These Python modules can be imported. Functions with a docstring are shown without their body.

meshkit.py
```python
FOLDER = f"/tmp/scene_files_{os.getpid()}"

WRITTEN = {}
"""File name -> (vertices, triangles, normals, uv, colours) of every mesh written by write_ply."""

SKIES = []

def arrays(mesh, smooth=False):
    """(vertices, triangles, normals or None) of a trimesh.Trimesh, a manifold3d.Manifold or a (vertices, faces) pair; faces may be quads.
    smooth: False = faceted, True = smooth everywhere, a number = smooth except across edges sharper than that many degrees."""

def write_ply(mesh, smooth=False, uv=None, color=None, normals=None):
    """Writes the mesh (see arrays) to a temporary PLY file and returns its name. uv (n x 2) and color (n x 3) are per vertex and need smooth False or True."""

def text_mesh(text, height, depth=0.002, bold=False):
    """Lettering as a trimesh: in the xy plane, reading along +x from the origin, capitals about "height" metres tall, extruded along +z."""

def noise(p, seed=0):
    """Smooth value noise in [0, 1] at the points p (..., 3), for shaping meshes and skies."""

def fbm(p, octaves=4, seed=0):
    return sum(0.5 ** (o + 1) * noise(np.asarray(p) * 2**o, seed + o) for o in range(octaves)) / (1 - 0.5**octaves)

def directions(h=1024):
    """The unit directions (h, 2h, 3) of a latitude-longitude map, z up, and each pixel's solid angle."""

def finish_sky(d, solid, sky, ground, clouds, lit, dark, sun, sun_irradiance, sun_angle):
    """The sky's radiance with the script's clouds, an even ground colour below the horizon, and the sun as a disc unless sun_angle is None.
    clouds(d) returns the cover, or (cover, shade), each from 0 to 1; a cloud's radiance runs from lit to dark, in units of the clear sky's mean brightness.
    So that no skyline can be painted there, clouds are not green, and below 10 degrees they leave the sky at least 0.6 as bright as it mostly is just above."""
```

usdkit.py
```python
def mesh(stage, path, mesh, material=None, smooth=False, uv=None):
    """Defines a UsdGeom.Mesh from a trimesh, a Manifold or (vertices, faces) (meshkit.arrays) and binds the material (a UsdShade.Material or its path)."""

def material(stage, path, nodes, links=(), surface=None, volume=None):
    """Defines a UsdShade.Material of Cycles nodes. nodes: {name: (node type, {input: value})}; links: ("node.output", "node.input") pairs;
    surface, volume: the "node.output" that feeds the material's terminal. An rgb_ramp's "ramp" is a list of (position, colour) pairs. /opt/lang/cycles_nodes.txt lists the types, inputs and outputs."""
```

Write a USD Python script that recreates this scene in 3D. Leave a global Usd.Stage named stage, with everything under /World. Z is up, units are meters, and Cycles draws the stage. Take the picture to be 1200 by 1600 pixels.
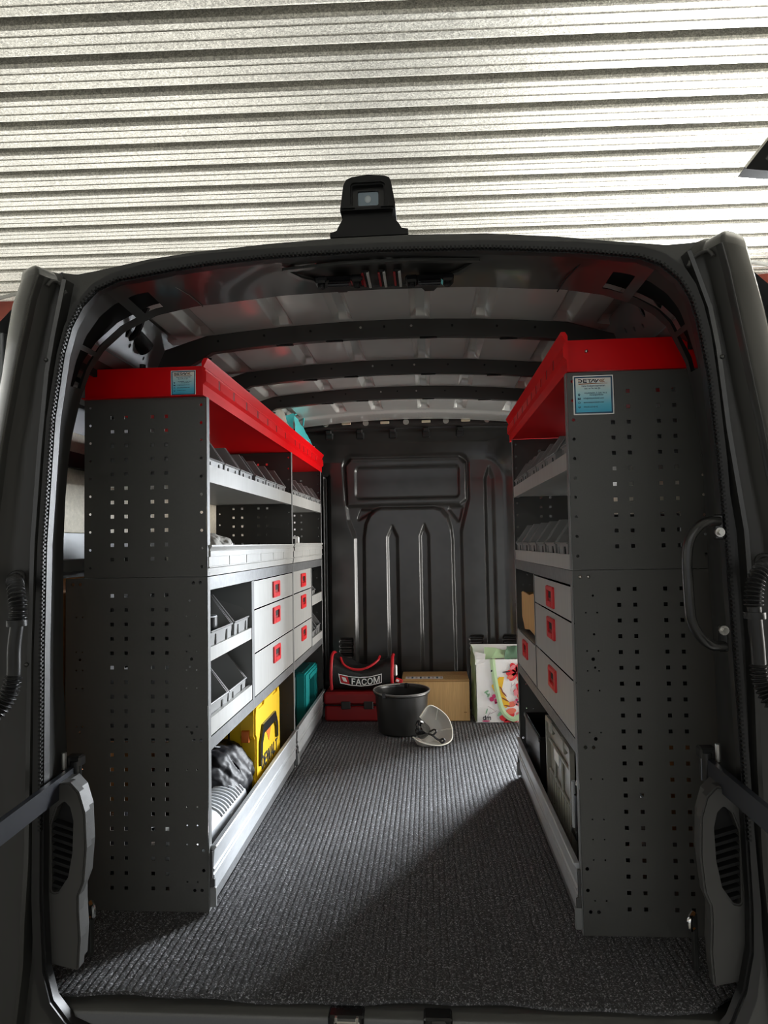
import math, random
import numpy as np, trimesh, shapely, usdkit, meshkit
import shapely.geometry as sg
from shapely import affinity
from shapely.ops import unary_union
from pxr import Usd, UsdGeom, UsdLux, Gf, Sdf, UsdShade

stage = Usd.Stage.CreateInMemory()
UsdGeom.SetStageUpAxis(stage, 'Z'); UsdGeom.SetStageMetersPerUnit(stage, 1.0)
UsdGeom.Xform.Define(stage, '/World')
rnd = random.Random(7); nrnd = np.random.default_rng(7)
V = np.array

# ------------------------------------------------------------ camera, lights, exposure
# world: x to the right across the van, y into the van, z up; the van's load floor is z = 0, its centre line x = 0
cam = UsdGeom.Camera.Define(stage, '/World/Camera')
yaw, pit, rol = .0658, .0467, -.0181
F = V([-math.sin(yaw)*math.cos(pit), math.cos(yaw)*math.cos(pit), math.sin(pit)])
R0 = V([math.cos(yaw), math.sin(yaw), 0]); U0 = np.cross(R0, F)
R = R0*math.cos(rol) + U0*math.sin(rol); U = -R0*math.sin(rol) + U0*math.cos(rol)
mtx = Gf.Matrix4d(*R, 0, *U, 0, *(-F), 0, .117, 0, .941, 1)
cam.AddTransformOp().Set(mtx)
cam.CreateHorizontalApertureAttr(36.0); cam.CreateVerticalApertureAttr(48.0)
cam.CreateFocalLengthAttr(1037/1200*36); cam.CreateClippingRangeAttr(Gf.Vec2f(.05, 100))
cam.CreateExposureAttr(0.0)

def rect_light(name, loc, rot, w, h, power, color):
    l = UsdLux.RectLight.Define(stage, '/World/' + name)
    x = UsdGeom.Xformable(l); x.AddTranslateOp().Set(Gf.Vec3d(*loc)); x.AddRotateXYZOp().Set(Gf.Vec3f(*rot))
    l.CreateWidthAttr(w); l.CreateHeightAttr(h); l.CreateIntensityAttr(power); l.CreateColorAttr(Gf.Vec3f(*color))
    return l
# daylight through the workshop's open front doorway beyond the van's bonnet: dim on the left, bright yard to the right
rect_light('Daylight_front', (-.4, 5.45, .85), (-90, 0, 0), 8.0, 2.9, 2.9, (1.0, .985, .94))
rect_light('Daylight_yard', (5.6, 9.0, 3.5), (-90, 0, -39), 3.2, 6.0, 125.0, (.90, .95, 1.0))
# soft fill light in an opening added to the right wall, beside the sliding door
rect_light('Fill_side', (4.05, 3.45, .55), (0, 90, 0), 2.2, 2.8, 14.0, (1.0, .97, .92))
dome = UsdLux.DomeLight.Define(stage, '/World/Sky'); dome.CreateIntensityAttr(0.215); dome.CreateColorAttr(Gf.Vec3f(.95, .97, 1.0))

# ------------------------------------------------------------ materials
MATS = {}
def mat(name, col, rough=.5, metal=0., bump=0., bscale=200., vary=0., vscale=30., coat=0., spec=.5, stretch=(1, 1, 1), trans=0., ior=1.5, alpha=1., sheen=0., emit=None):
    n = {'p': ('principled_bsdf', {'base_color': col, 'roughness': rough, 'metallic': metal, 'coat_weight': coat, 'coat_roughness': .08,
                                   'specular_ior_level': spec, 'transmission_weight': trans, 'ior': ior, 'alpha': alpha, 'sheen_weight': sheen})}
    l = []
    if bump or vary:
        n['g'] = ('geometry', {}); n['m'] = ('mapping', {'scale': stretch}); l += [('g.position', 'm.vector')]
    if bump:
        n['nb'] = ('noise_texture', {'scale': bscale, 'detail': 3.}); n['b'] = ('bump', {'strength': bump, 'distance': .002})
        l += [('m.vector', 'nb.vector'), ('nb.fac', 'b.height'), ('b.normal', 'p.normal')]
    if vary:
        c = V(col)
        n['nv'] = ('noise_texture', {'scale': vscale, 'detail': 5., 'roughness': .6})
        n['r'] = ('rgb_ramp', {'ramp': [(.32, tuple(c*(1-vary))), (.68, tuple(np.minimum(c*(1+vary), .95)))]})
        l += [('m.vector', 'nv.vector'), ('nv.fac', 'r.fac'), ('r.color', 'p.base_color')]
    if emit:
        n['p'][1].update(emission_color=emit[0], emission_strength=emit[1])
    MATS[name] = usdkit.material(stage, '/World/Looks/' + name, n, l, surface='p.BSDF')
    return MATS[name]
UsdGeom.Scope.Define(stage, '/World/Looks')
mat('van_paint', (.048, .048, .045), .30, .35, coat=.6, vary=.06, vscale=400)
mat('van_paint_shaded', (.032, .032, .030), .46, .0, spec=.16)  # darker copy of the van paint; the pillars' shade is put into the colour
mat('van_inner', (.22, .225, .225), .26, .35, coat=.35, vary=.05, vscale=6)
mat('roof_inner', (.68, .68, .65), .20, .35, coat=.4, vary=.05, vscale=5)
mat('bow_paint_shaded', (.060, .058, .054), .36, .25, coat=.2)  # roof paint darkened, putting the shade on the bow faces into the colour
mat('rubber', (.010, .010, .010), .42)
mat('rubber_gloss', (.010, .010, .010), .36, spec=.18)
mat('black_plastic', (.007, .007, .007), .45, spec=.3, bump=.15, bscale=900)
mat('black_gloss', (.008, .008, .009), .12, coat=.5)
mat('black_satin', (.012, .012, .012), .28, coat=.25)
mat('strap_blue', (.016, .018, .024), .34, bump=.1, bscale=700)
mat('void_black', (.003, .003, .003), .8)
mat('grille_dark', (.014, .014, .014), .7, spec=.12)
mat('trim_grey', (.045, .044, .041), .50, bump=.1, bscale=800)
mat('partition_paint', (.034, .033, .031), .20, .0, bump=.03, bscale=600, spec=.7, vary=.25, vscale=3.5)
mat('powder_dark', (.082, .081, .076), .46, bump=.12, bscale=1500, vary=.07, vscale=300)
mat('powder_edge', (.20, .205, .205), .42, bump=.08, bscale=900)
mat('shelf_white', (.42, .42, .405), .42, vary=.05, vscale=40, stretch=(1, 1, .2))
mat('drawer_white', (.47, .47, .455), .38, .25, vary=.05, vscale=60, stretch=(1, 1.5, .12))
mat('beam_grey', (.21, .215, .22), .40, .45, vary=.14, vscale=55)
mat('aluminium', (.44, .455, .47), .46, .3, vary=.06, vscale=60, stretch=(1, .3, 1))
mat('alu_slot', (.06, .06, .06), .6)
mat('red_paint', (.80, .0015, .005), .42, bump=.04, bscale=120, spec=.18)
mat('red_plastic', (.72, .030, .035), .36, coat=.1)
mat('red_recess', (.26, .004, .006), .45)
mat('bin_grey', (.23, .232, .23), .42, bump=.1, bscale=700)
mat('steel_bolt', (.55, .54, .50), .30, .9)
mat('chrome', (.75, .74, .70), .14, 1.)
mat('bar_dark', (.030, .026, .024), .45)
mat('opening_light', (.74, .66, .48), .5)
mat('lining_beige', (.50, .46, .37), .7, vary=.12, vscale=90, bump=.15, bscale=150)
mat('plywood', (.50, .20, .05), .55, vary=.2, vscale=14, stretch=(1, 1, .1))
mat('wall_metal', (.26, .27, .28), .35, .3, coat=.3)
mat('garage_wall', (.62, .60, .55), .8, vary=.06, vscale=4)
mat('groove_shade', (.035, .031, .026), .8, vary=.15, vscale=8)
mat('garage_floor', (.22, .21, .19), .65, vary=.15, vscale=3)
mat('beam_redbrown', (.23, .042, .022), .6, vary=.1, vscale=10)
mat('yellow_case', (.86, .55, .008), .40, bump=.05, bscale=500)
mat('black_text', (.012, .012, .012), .5)
mat('orange_latch', (.75, .17, .015), .42)
mat('teal_case', (.008, .25, .25), .40, bump=.06, bscale=600)
mat('teal_dark', (.006, .09, .095), .45)
mat('jacket_black', (.008, .008, .011), .50, bump=.3, bscale=70, spec=.3)
mat('grey_tube', (.50, .52, .54), .34, bump=.05, bscale=300)
mat('label_white', (.90, .90, .87), .5)
mat('cable_black', (.012, .012, .012), .35)
mat('cardboard', (.56, .35, .145), .8, vary=.10, vscale=60, stretch=(3, 1, .15), bump=.1, bscale=250)
mat('cardboard_edge', (.30, .165, .06), .85)
mat('bag_black', (.013, .013, .013), .42, bump=.3, bscale=160)
mat('bag_red', (.55, .010, .018), .5, bump=.2, bscale=300)
mat('toolbox_red', (.30, .004, .006), .42, bump=.1, bscale=300)
mat('bucket_black', (.020, .020, .019), .30, bump=.1, bscale=200)
mat('bucket_rim', (.16, .16, .155), .3)
mat('shade_white', (.52, .505, .46), .35, bump=.2, bscale=60)
mat('hood_rim', (.85, .83, .74), .4)
mat('bag_white', (.92, .91, .89), .45, bump=.25, bscale=25)
mat('bag_green', (.50, .68, .40), .55)
mat('leaf_green', (.12, .22, .14), .6)
mat('print_red', (.72, .020, .030), .5); mat('print_coral', (.80, .17, .10), .5); mat('print_pink', (.80, .25, .28), .5)
mat('print_yellow', (.85, .50, .02), .5); mat('print_magenta', (.50, .02, .12), .5); mat('print_green', (.22, .42, .25), .5)
mat('print_brown', (.25, .05, .02), .5); mat('print_lilac', (.55, .48, .50), .5)
mat('teal_film', (.08, .55, .56), .35, bump=.3, bscale=60)
mat('film_white', (.80, .84, .84), .35, bump=.3, bscale=60)
mat('film_clear', (.80, .78, .72), .22, trans=.35, ior=1.25, bump=.5, bscale=45)
mat('film_dull', (.40, .385, .33), .35, bump=.5, bscale=55)
mat('clear_case', (.46, .45, .39), .24, trans=.35, ior=1.3, bump=.1, bscale=80)
mat('case_ribs', (.30, .295, .25), .3, bump=.1, bscale=120)
mat('hook_white', (.8, .8, .78), .4)
mat('lens_blue', (.26, .33, .38), .25)
mat('lens_pale', (.52, .58, .60), .25)
mat('ink_black', (.015, .016, .022), .5); mat('ink_brown', (.34, .14, .055), .5); mat('ink_navy', (.02, .09, .17), .5)

def ceiling_mat():
    n = {'g': ('geometry', {}),
         'v': ('voronoi_texture', {'scale': 190., 'feature': 'f1'}),
         'rs': ('rgb_ramp', {'ramp': [(0., (.31, .30, .265)), (.5, (.47, .455, .40)), (1., (.66, .64, .57))]}),
         'n2': ('noise_texture', {'scale': 2.2, 'detail': 4.}), 'r2': ('rgb_ramp', {'ramp': [(.35, (.86, .86, .86)), (.65, (1., 1., 1.))]}),
         'mx': ('mix', {'mix_type': 'multiply', 'fac': 1.}),
         'sp': ('separate_color', {}), 'mr': ('map_range', {'from_min': 0., 'from_max': 1., 'to_min': .30, 'to_max': .56}),
         'nb': ('noise_texture', {'scale': 240., 'detail': 2.}), 'b': ('bump', {'strength': .35, 'distance': .002}),
         'p': ('principled_bsdf', {'metallic': .55, 'roughness': .42})}
    l = [('g.position', 'v.vector'), ('v.color', 'sp.color'), ('sp.r', 'rs.fac'), ('g.position', 'n2.vector'), ('n2.fac', 'r2.fac'),
         ('rs.color', 'mx.color1'), ('r2.color', 'mx.color2'), ('mx.color', 'p.base_color'), ('sp.g', 'mr.value'), ('mr.result', 'p.roughness'),
         ('g.position', 'nb.vector'), ('nb.fac', 'b.height'), ('b.normal', 'p.normal')]
    MATS['galvanised'] = usdkit.material(stage, '/World/Looks/galvanised', n, l, surface='p.BSDF')
ceiling_mat()
def carpet_mat():
    n = {'g': ('geometry', {}),
         'n1': ('noise_texture', {'scale': 210., 'detail': 3., 'roughness': .75}),
         'r1': ('rgb_ramp', {'ramp': [(.39, (.003, .003, .004)), (.50, (.014, .0145, .0175)), (.57, (.11, .11, .12)), (.64, (.60, .60, .63))]}),
         'n2': ('noise_texture', {'scale': 900., 'detail': 2.}), 'b': ('bump', {'strength': 1., 'distance': .005}),
         'p': ('principled_bsdf', {'roughness': .9, 'specular_ior_level': .15, 'sheen_weight': .25, 'sheen_roughness': .6})}
    l = [('g.position', 'n1.vector'), ('n1.fac', 'r1.fac'), ('r1.color', 'p.base_color'), ('g.position', 'n2.vector'), ('n2.fac', 'b.height'), ('b.normal', 'p.normal')]
    MATS['carpet'] = usdkit.material(stage, '/World/Looks/carpet', n, l, surface='p.BSDF')
carpet_mat()
def sticker_mat(name, z0, z1):      # printed gradient: cream at the top to blue at the bottom
    n = {'g': ('geometry', {}), 's': ('separate_xyz', {}), 'm': ('map_range', {'from_min': z0, 'from_max': z1, 'to_min': 0., 'to_max': 1.}),
         'r': ('rgb_ramp', {'ramp': [(0., (.015, .42, .68)), (.25, (.10, .58, .78)), (.6, (.52, .80, .84)), (.85, (.88, .88, .84)), (1., (.95, .84, .74))]}),
         'p': ('principled_bsdf', {'roughness': .35})}
    l = [('g.position', 's.vector'), ('s.z', 'm.value'), ('m.result', 'r.fac'), ('r.color', 'p.base_color')]
    MATS[name] = usdkit.material(stage, '/World/Looks/' + name, n, l, surface='p.BSDF')

# ------------------------------------------------------------ prims
USED = {}
def numbered(parent, name):
    k = (str(parent), name); n = USED.get(k, 0); USED[k] = n + 1
    return f'{parent}/{name}' + (f'_{n:03d}' if n else '')
def keys(prim, label=None, cat=None, group=None, kind=None):
    for k, v in (('label', label), ('category', cat), ('group', group), ('kind', kind)):
        if v: prim.SetCustomDataByKey(k, v)
    return prim
def thing(name, label, cat, loc=(0, 0, 0), rotz=0., group=None, scale=None):
    x = UsdGeom.Xform.Define(stage, numbered('/World', name))
    x.AddTranslateOp().Set(Gf.Vec3d(*map(float, loc)))
    if rotz: x.AddRotateZOp().Set(float(rotz))
    if scale: x.AddScaleOp().Set(Gf.Vec3f(*scale))
    return keys(x.GetPrim(), label, cat, group)
def part(parent, name, geom, m, smooth=30, label=None, kind=None):
    if isinstance(geom, (list,)): geom = join(geom)
    p = usdkit.mesh(stage, numbered(parent.GetPath(), name), geom, MATS[m], smooth=smooth).GetPrim()
    return keys(p, label, None, None, kind)
def single(name, geom, m, label=None, cat=None, group=None, kind=None, smooth=30):
    if isinstance(geom, (list,)): geom = join(geom)
    p = usdkit.mesh(stage, numbered('/World', name), geom, MATS[m], smooth=smooth).GetPrim()
    return keys(p, label, cat, group, kind)
def copy_of(proto, name, label, loc, rotz=0., group=None, scale=None):
    c = proto.GetCustomData()
    r = thing(name, label, c['category'], loc, rotz, group or c.get('group'), scale)
    r.GetReferences().AddInternalReference(proto.GetPath()); r.SetInstanceable(True)
    return r

# ------------------------------------------------------------ shapes
def join(ms):
    return trimesh.util.concatenate([m for m in ms if m is not None])
def quads(v, q):
    q = np.asarray(q); return trimesh.Trimesh(np.asarray(v, float), np.vstack([q[:, [0, 1, 2]], q[:, [0, 2, 3]]]), process=False)
def box(x0, x1, y0, y1, z0, z1, b=0.):
    lo, hi = V([min(x0, x1), min(y0, y1), min(z0, z1)], float), V([max(x0, x1), max(y0, y1), max(z0, z1)], float)
    b = min(b, .45*(hi-lo).min())
    if b <= 0:
        m = trimesh.creation.box(extents=hi-lo); m.apply_translation((lo+hi)/2); return m
    pts = []
    for sx in (0, 1):
        for sy in (0, 1):
            for sz in (0, 1):
                c = V([(lo, hi)[sx][0], (lo, hi)[sy][1], (lo, hi)[sz][2]]); s = V([1-2*sx, 1-2*sy, 1-2*sz])
                for k in range(3):
                    d = s*b; d[k] = 0; pts.append(c+d)
    return trimesh.convex.convex_hull(V(pts))
def grid(P, closed=False):
    P = np.asarray(P, float); m, n = P.shape[:2]
    i, j = np.meshgrid(np.arange(m-1), np.arange(n if closed else n-1), indexing='ij'); i, j = i.ravel(), j.ravel(); j2 = (j+1) % n
    return quads(P.reshape(-1, 3), np.stack([i*n+j, i*n+j2, (i+1)*n+j2, (i+1)*n+j], 1))
def flip(m):
    m = m.copy(); m.faces = m.faces[:, ::-1]; return m
def ext(poly, h):
    gs = [g for g in getattr(poly, 'geoms', [poly]) if g.area > 1e-9]
    return join([trimesh.creation.extrude_polygon(g, h, engine='earcut') for g in gs])
def plate_y(poly, y0, y1):      # polygon in (x, z), from y0 to y1
    m = ext(poly, abs(y1-y0)); v = m.vertices.copy(); m.vertices = np.stack([v[:, 0], min(y0, y1)+v[:, 2], v[:, 1]], 1); return flip(m)
def plate_x(poly, x0, x1):      # polygon in (y, z), from x0 to x1
    m = ext(poly, abs(x1-x0)); v = m.vertices.copy(); m.vertices = np.stack([min(x0, x1)+v[:, 2], v[:, 0], v[:, 1]], 1); return m
def along_y(poly, y0, y1):      # profile in (x, z) swept along y
    return plate_y(poly, y0, y1)
def rrect(x0, x1, y0, y1, r):
    return sg.box(min(x0, x1)+r, min(y0, y1)+r, max(x0, x1)-r, max(y0, y1)-r).buffer(r, quad_segs=5)
def disc(x, y, r, n=8):
    return sg.Point(x, y).buffer(r, quad_segs=max(2, n//4))
def spline(pts, n=8):
    p = np.asarray(pts, float)
    if len(p) < 3: return p
    q = np.vstack([2*p[0]-p[1], p, 2*p[-1]-p[-2]]); out = []
    for i in range(1, len(q)-2):
        for t in np.linspace(0, 1, n, endpoint=False):
            a, b, c, d = q[i-1:i+3]
            out.append(.5*((2*b)+(c-a)*t+(2*a-5*b+4*c-d)*t*t+(-a+3*b-3*c+d)*t**3))
    return np.vstack([out, p[-1]])
def tube(pts, r, n=10, cap=True):
    p = np.asarray(pts, float); r = np.broadcast_to(r, len(p)); t = np.gradient(p, axis=0); t /= np.linalg.norm(t, axis=1)[:, None]+1e-12
    u = np.cross(t[0], [0, 0, 1.]); u = u if np.linalg.norm(u) > .1 else np.cross(t[0], [1., 0, 0]); u /= np.linalg.norm(u); rows = []
    a = np.linspace(0, 2*np.pi, n, endpoint=False)
    for k in range(len(p)):
        u = u-t[k]*(u@t[k]); u /= np.linalg.norm(u); w = np.cross(t[k], u)
        rows.append(p[k]+r[k]*(np.cos(a)[:, None]*u+np.sin(a)[:, None]*w))
    if cap: rows = [np.repeat(p[:1], n, 0)]+rows+[np.repeat(p[-1:], n, 0)]
    return grid(rows, True)
def lathe(prof, n=40, loc=(0, 0, 0)):
    a = np.linspace(0, 2*np.pi, n, endpoint=False)
    return grid([np.stack([r*np.cos(a)+loc[0], r*np.sin(a)+loc[1], np.full(n, z+loc[2])], 1) for r, z in prof], True)
def cyl(c0, c1, r, n=12):
    return tube(np.linspace(c0, c1, 2), r, n)
def moved(m, loc=(0, 0, 0), rz=0., rx=0., ry=0., s=None):
    m = m.copy()
    if s is not None: m.apply_scale(s)
    for a, ax in ((rx, (1, 0, 0)), (ry, (0, 1, 0)), (rz, (0, 0, 1))):
        if a: m.apply_transform(trimesh.transformations.rotation_matrix(a, ax))
    m.apply_translation(loc); return m
def text_on(text, height, o, right, up, depth=.0006, bold=False, width=None):     # flat lettering, o = lower left corner
    m = meshkit.text_mesh(text, height, depth, bold); v = m.vertices.copy(); right, up = V(right, float), V(up, float)
    if width: v[:, 0] *= width/max(v[:, 0].max(), 1e-6)
    m.vertices = V(o, float)+v[:, :1]*right+v[:, 1:2]*up+v[:, 2:]*np.cross(right, up); return m
def hulls(balls):
    return None
# ============================================================ the workshop around the van
CR = .036                                       # the van stands a little askew under the ceiling's ribs
def ceiling():
    pitch = .1965; y = -2.6; xs = np.linspace(-4.9, 4.4, 9)
    rot = trimesh.transformations.rotation_matrix(CR, (0, 0, 1))
    root = keys(UsdGeom.Xform.Define(stage, numbered('/World', 'ceiling')).GetPrim(), 'ceiling of long ribbed galvanised metal sheets above the van', None, None, 'structure')
    while y < 4.95:
        prof = [(.051, .11), (.0505, .012), (.054, .003), (.060, 0), (.084, 0), (.088, .003), (.093, .003), (.097, 0), (.138, 0), (.142, .003), (.147, .003), (.151, 0), (.185, -.001), (.194, .001), (.1965, .012), (.1965, .11)]
        m = grid(V([[(x, y+dy, 2.9+dz) for x in xs] for dy, dz in prof])); m.apply_transform(rot)
        part(root, 'ceiling_sheet', flip(m), 'galvanised', False)
        y += pitch
    m = box(-4.9, 4.4, -2.7, 5.05, 3.012, 3.03); m.apply_transform(rot); part(root, 'shade_backing', m, 'groove_shade', False)  # dark sheet that paints the shade in the grooves between ceiling sheets
ceiling()
single('floor', box(-12.0, 12.0, -16, 14, -.72, -.62), 'garage_floor', kind='structure')
single('wall_left', box(-5.1, -4.9, -3, 5.2, -.62, 3.3), 'garage_wall', kind='structure')
single('wall_right', [box(4.1, 4.3, -3, 2.0, -.62, 3.3), box(4.1, 4.3, 5.0, 5.2, -.62, 3.3), box(4.1, 4.3, 2.0, 5.0, 1.9, 3.3)], 'garage_wall', kind='structure')  # the gap between the pieces is made for the added side fill
single('wall_front', [box(-5.1, -4.5, 5.2, 5.3, -.62, 3.3), box(4.0, 4.3, 5.2, 5.3, -.62, 3.3), box(-5.1, 4.3, 5.2, 5.3, 2.9, 3.3)], 'garage_wall', kind='structure')
single('added_wall_back', [box(-5.1, 4.3, -3.2, -3.0, 1.95, 3.3), box(-5.1, -3.2, -3.2, -3.0, -.62, 3.3), box(3.2, 4.3, -3.2, -3.0, -.62, 3.3)], 'garage_wall', kind='structure')  # unseen wall, added to keep sky light out of the ceiling grooves
single('trim_1', box(-4.9, 4.3, 5.06, 5.2, 2.68, 3.02, .01), 'beam_redbrown', kind='structure', label='red-brown steel lintel at the far end of the workshop')

# black framed panel hanging under the ceiling at the right edge of the picture
def hanging():
    t = thing('hanging_mirror', 'black bright-edged wedge hanging under the ceiling at the right edge of the picture', 'mirror')
    poly = sg.Polygon([(1.40, 2.40), (1.56, 2.60), (2.0, 2.66), (2.0, 2.36), (1.50, 2.385)])
    inner = sg.Polygon([(1.475, 2.43), (1.58, 2.56), (1.94, 2.61), (1.94, 2.41)]).buffer(-.008).buffer(.008)
    part(t, 'frame', plate_y(poly.difference(inner), 2.66, 2.72), 'grille_dark', 20)
    part(t, 'glass', plate_y(inner, 2.69, 2.71), 'black_satin', 20)
    part(t, 'rim', tube([(1.402, 2.66, 2.402), (1.56, 2.66, 2.597), (2.0, 2.66, 2.657)], .006, 8), 'chrome', label='bright edge of the wedge')
    part(t, 'rod', cyl((1.9, 2.69, 2.64), (1.9, 2.69, 2.93), .012), 'black_gloss')
hanging()

# ============================================================ the van
van = thing('van', 'dark grey panel van with its rear doors open, shelving on both sides', 'van')
VAN = van.GetPath()
def polar(curve, ang, c=(.012, .72)):
    ls = sg.LineString(curve); out = []
    for a in ang:
        r = sg.LineString([c, (c[0]+4*math.cos(a), c[1]+4*math.sin(a))]).intersection(ls)
        g = [p for p in getattr(r, 'geoms', [r]) if not p.is_empty]
        p = max(g, key=lambda q: q.distance(sg.Point(c))); p = p if p.geom_type == 'Point' else sg.Point(p.coords[0]); out.append((p.x, p.y))
    return V(out)
def closed(c):
    c = list(c); return c+[c[0]]
so = [(-.30, -.078), (-.60, -.076), (-.665, -.050), (-.702, 0), (-.718, .06), (-.724, .212), (-.724, .477), (-.723, .721), (-.716, .952), (-.698, 1.22), (-.675, 1.363), (-.659, 1.422), (-.634, 1.472), (-.597, 1.512), (-.552, 1.535), (-.466, 1.556), (-.338, 1.569), (-.198, 1.573), (.023, 1.574), (.252, 1.568), (.437, 1.556), (.567, 1.540), (.614, 1.522), (.652, 1.490), (.672, 1.456), (.686, 1.412), (.698, 1.354), (.708, 1.252), (.719, 1.095), (.726, .901), (.733, .671), (.740, .375), (.747, .222), (.746, .139), (.732, .05), (.706, -.012), (.665, -.055), (.60, -.076), (.30, -.080)]
si = [(-.30, -.054), (-.585, -.052), (-.640, -.034), (-.676, .010), (-.692, .07), (-.699, .213), (-.699, .477), (-.699, .721), (-.695, .952), (-.678, 1.219), (-.657, 1.362), (-.641, 1.418), (-.617, 1.462), (-.585, 1.494), (-.537, 1.514), (-.416, 1.531), (-.324, 1.541), (-.198, 1.549), (.022, 1.552), (.252, 1.546), (.436, 1.531), (.560, 1.513), (.602, 1.495), (.635, 1.464), (.655, 1.428), (.668, 1.377), (.685, 1.266), (.697, 1.095), (.707, .901), (.714, .672), (.722, .375), (.725, .222), (.722, .138), (.706, .065), (.68, .005), (.645, -.034), (.585, -.053), (.30, -.056)]
pin = [(-.30, -.03), (-.69, -.02), (-.711, .094), (-.719, .293), (-.722, .452), (-.733, .641), (-.734, .952), (-.730, 1.057), (-.718, 1.208), (-.702, 1.299), (-.680, 1.367), (-.650, 1.415), (-.600, 1.462), (-.525, 1.500), (-.43, 1.521), (-.222, 1.539), (-.067, 1.543), (.024, 1.544), (.236, 1.541), (.444, 1.524), (.532, 1.505), (.595, 1.480), (.640, 1.452), (.668, 1.420), (.685, 1.378), (.703, 1.335), (.714, 1.266), (.724, 1.109), (.727, .884), (.732, .648), (.732, .457), (.726, .375), (.730, .121), (.70, -.02), (.30, -.03)]
# --- rubber door seal all round the opening
ring = sg.Polygon(so).difference(sg.Polygon(si))
part(van, 'door_seal', [plate_y(ring, 1.368, 1.388), plate_y(ring.buffer(-.004), 1.360, 1.369)], 'rubber', 40)
mid = sg.LineString(closed(si))
lsi = sg.LineString(si)
teeth = []
s, L = 0., lsi.length
while s < L:
    p, q = lsi.interpolate(s), lsi.interpolate(min(s+.002, L)); a = math.atan2(q.y-p.y, q.x-p.x)
    if p.y > .35:
        m = box(-.0021, .0021, 0, .008, -.0035, .0035); m = moved(m, ry=-a); m.apply_translation((p.x-.005*math.sin(a), 1.3595, p.y+.005*math.cos(a))); teeth.append(m)
    s += .0085
part(van, 'seal_tooth_strip', teeth, 'rubber_gloss', False, kind='stuff')
# --- body ring behind the seal: rear edge of roof, corners and sill
roofout = [(-.674, 1.546), (-.638, 1.541), (-.602, 1.546), (-.48, 1.567), (-.381, 1.578), (-.212, 1.589), (-.066, 1.594), (.091, 1.594), (.253, 1.589), (.398, 1.575), (.516, 1.559), (.621, 1.546), (.670, 1.548), (.702, 1.552)]
outer = sg.Polygon([(-.95, -.5), (-.80, -.2), (-.735, .1), (-.722, .477), (-.72, .90), (-.705, 1.16), (-.69, 1.32), (-.672, 1.42), (-.66, 1.50)]+roofout+[(.664, 1.50), (.676, 1.454), (.696, 1.388), (.707, 1.297), (.721, 1.117), (.732, 1.015), (.747, .901), (.748, .789), (.745, .5), (.753, .20), (.80, -.2), (.95, -.5)])
part(van, 'rear_frame', plate_y(outer.difference(sg.Polygon(so).buffer(-.004)), 1.382, 1.395), 'van_paint', 20)
# --- the rear corners either side: step beside the seal, dark flank, glossy outer corner
zL = [-.5, -.15, .078, .176, .292, .487, .726, .952, 1.156, 1.32, 1.402, 1.47, 1.52]
c1L = np.interp(zL, [-.5, -.15, .078, .176, .292, .487, .726, .952, 1.156, 1.32, 1.402, 1.47, 1.52], [-.80, -.765, -.738, -.735, -.728, -.726, -.724, -.719, -.705, -.690, -.676, -.662, -.652])
c1R = np.interp(zL, [-.5, -.15, .204, .252, .433, .727, .789, .901, 1.015, 1.117, 1.297, 1.388, 1.454, 1.52], [.82, .78, .757, .752, .748, .750, .752, .750, .734, .721, .707, .696, .676, .655])
rimL = np.interp(zL, [-.5, .2, .7, 1.128, 1.287, 1.483, 1.515, 1.54], [-.86, -.845, -.818, -.771, -.744, -.702, -.692, -.672])
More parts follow.
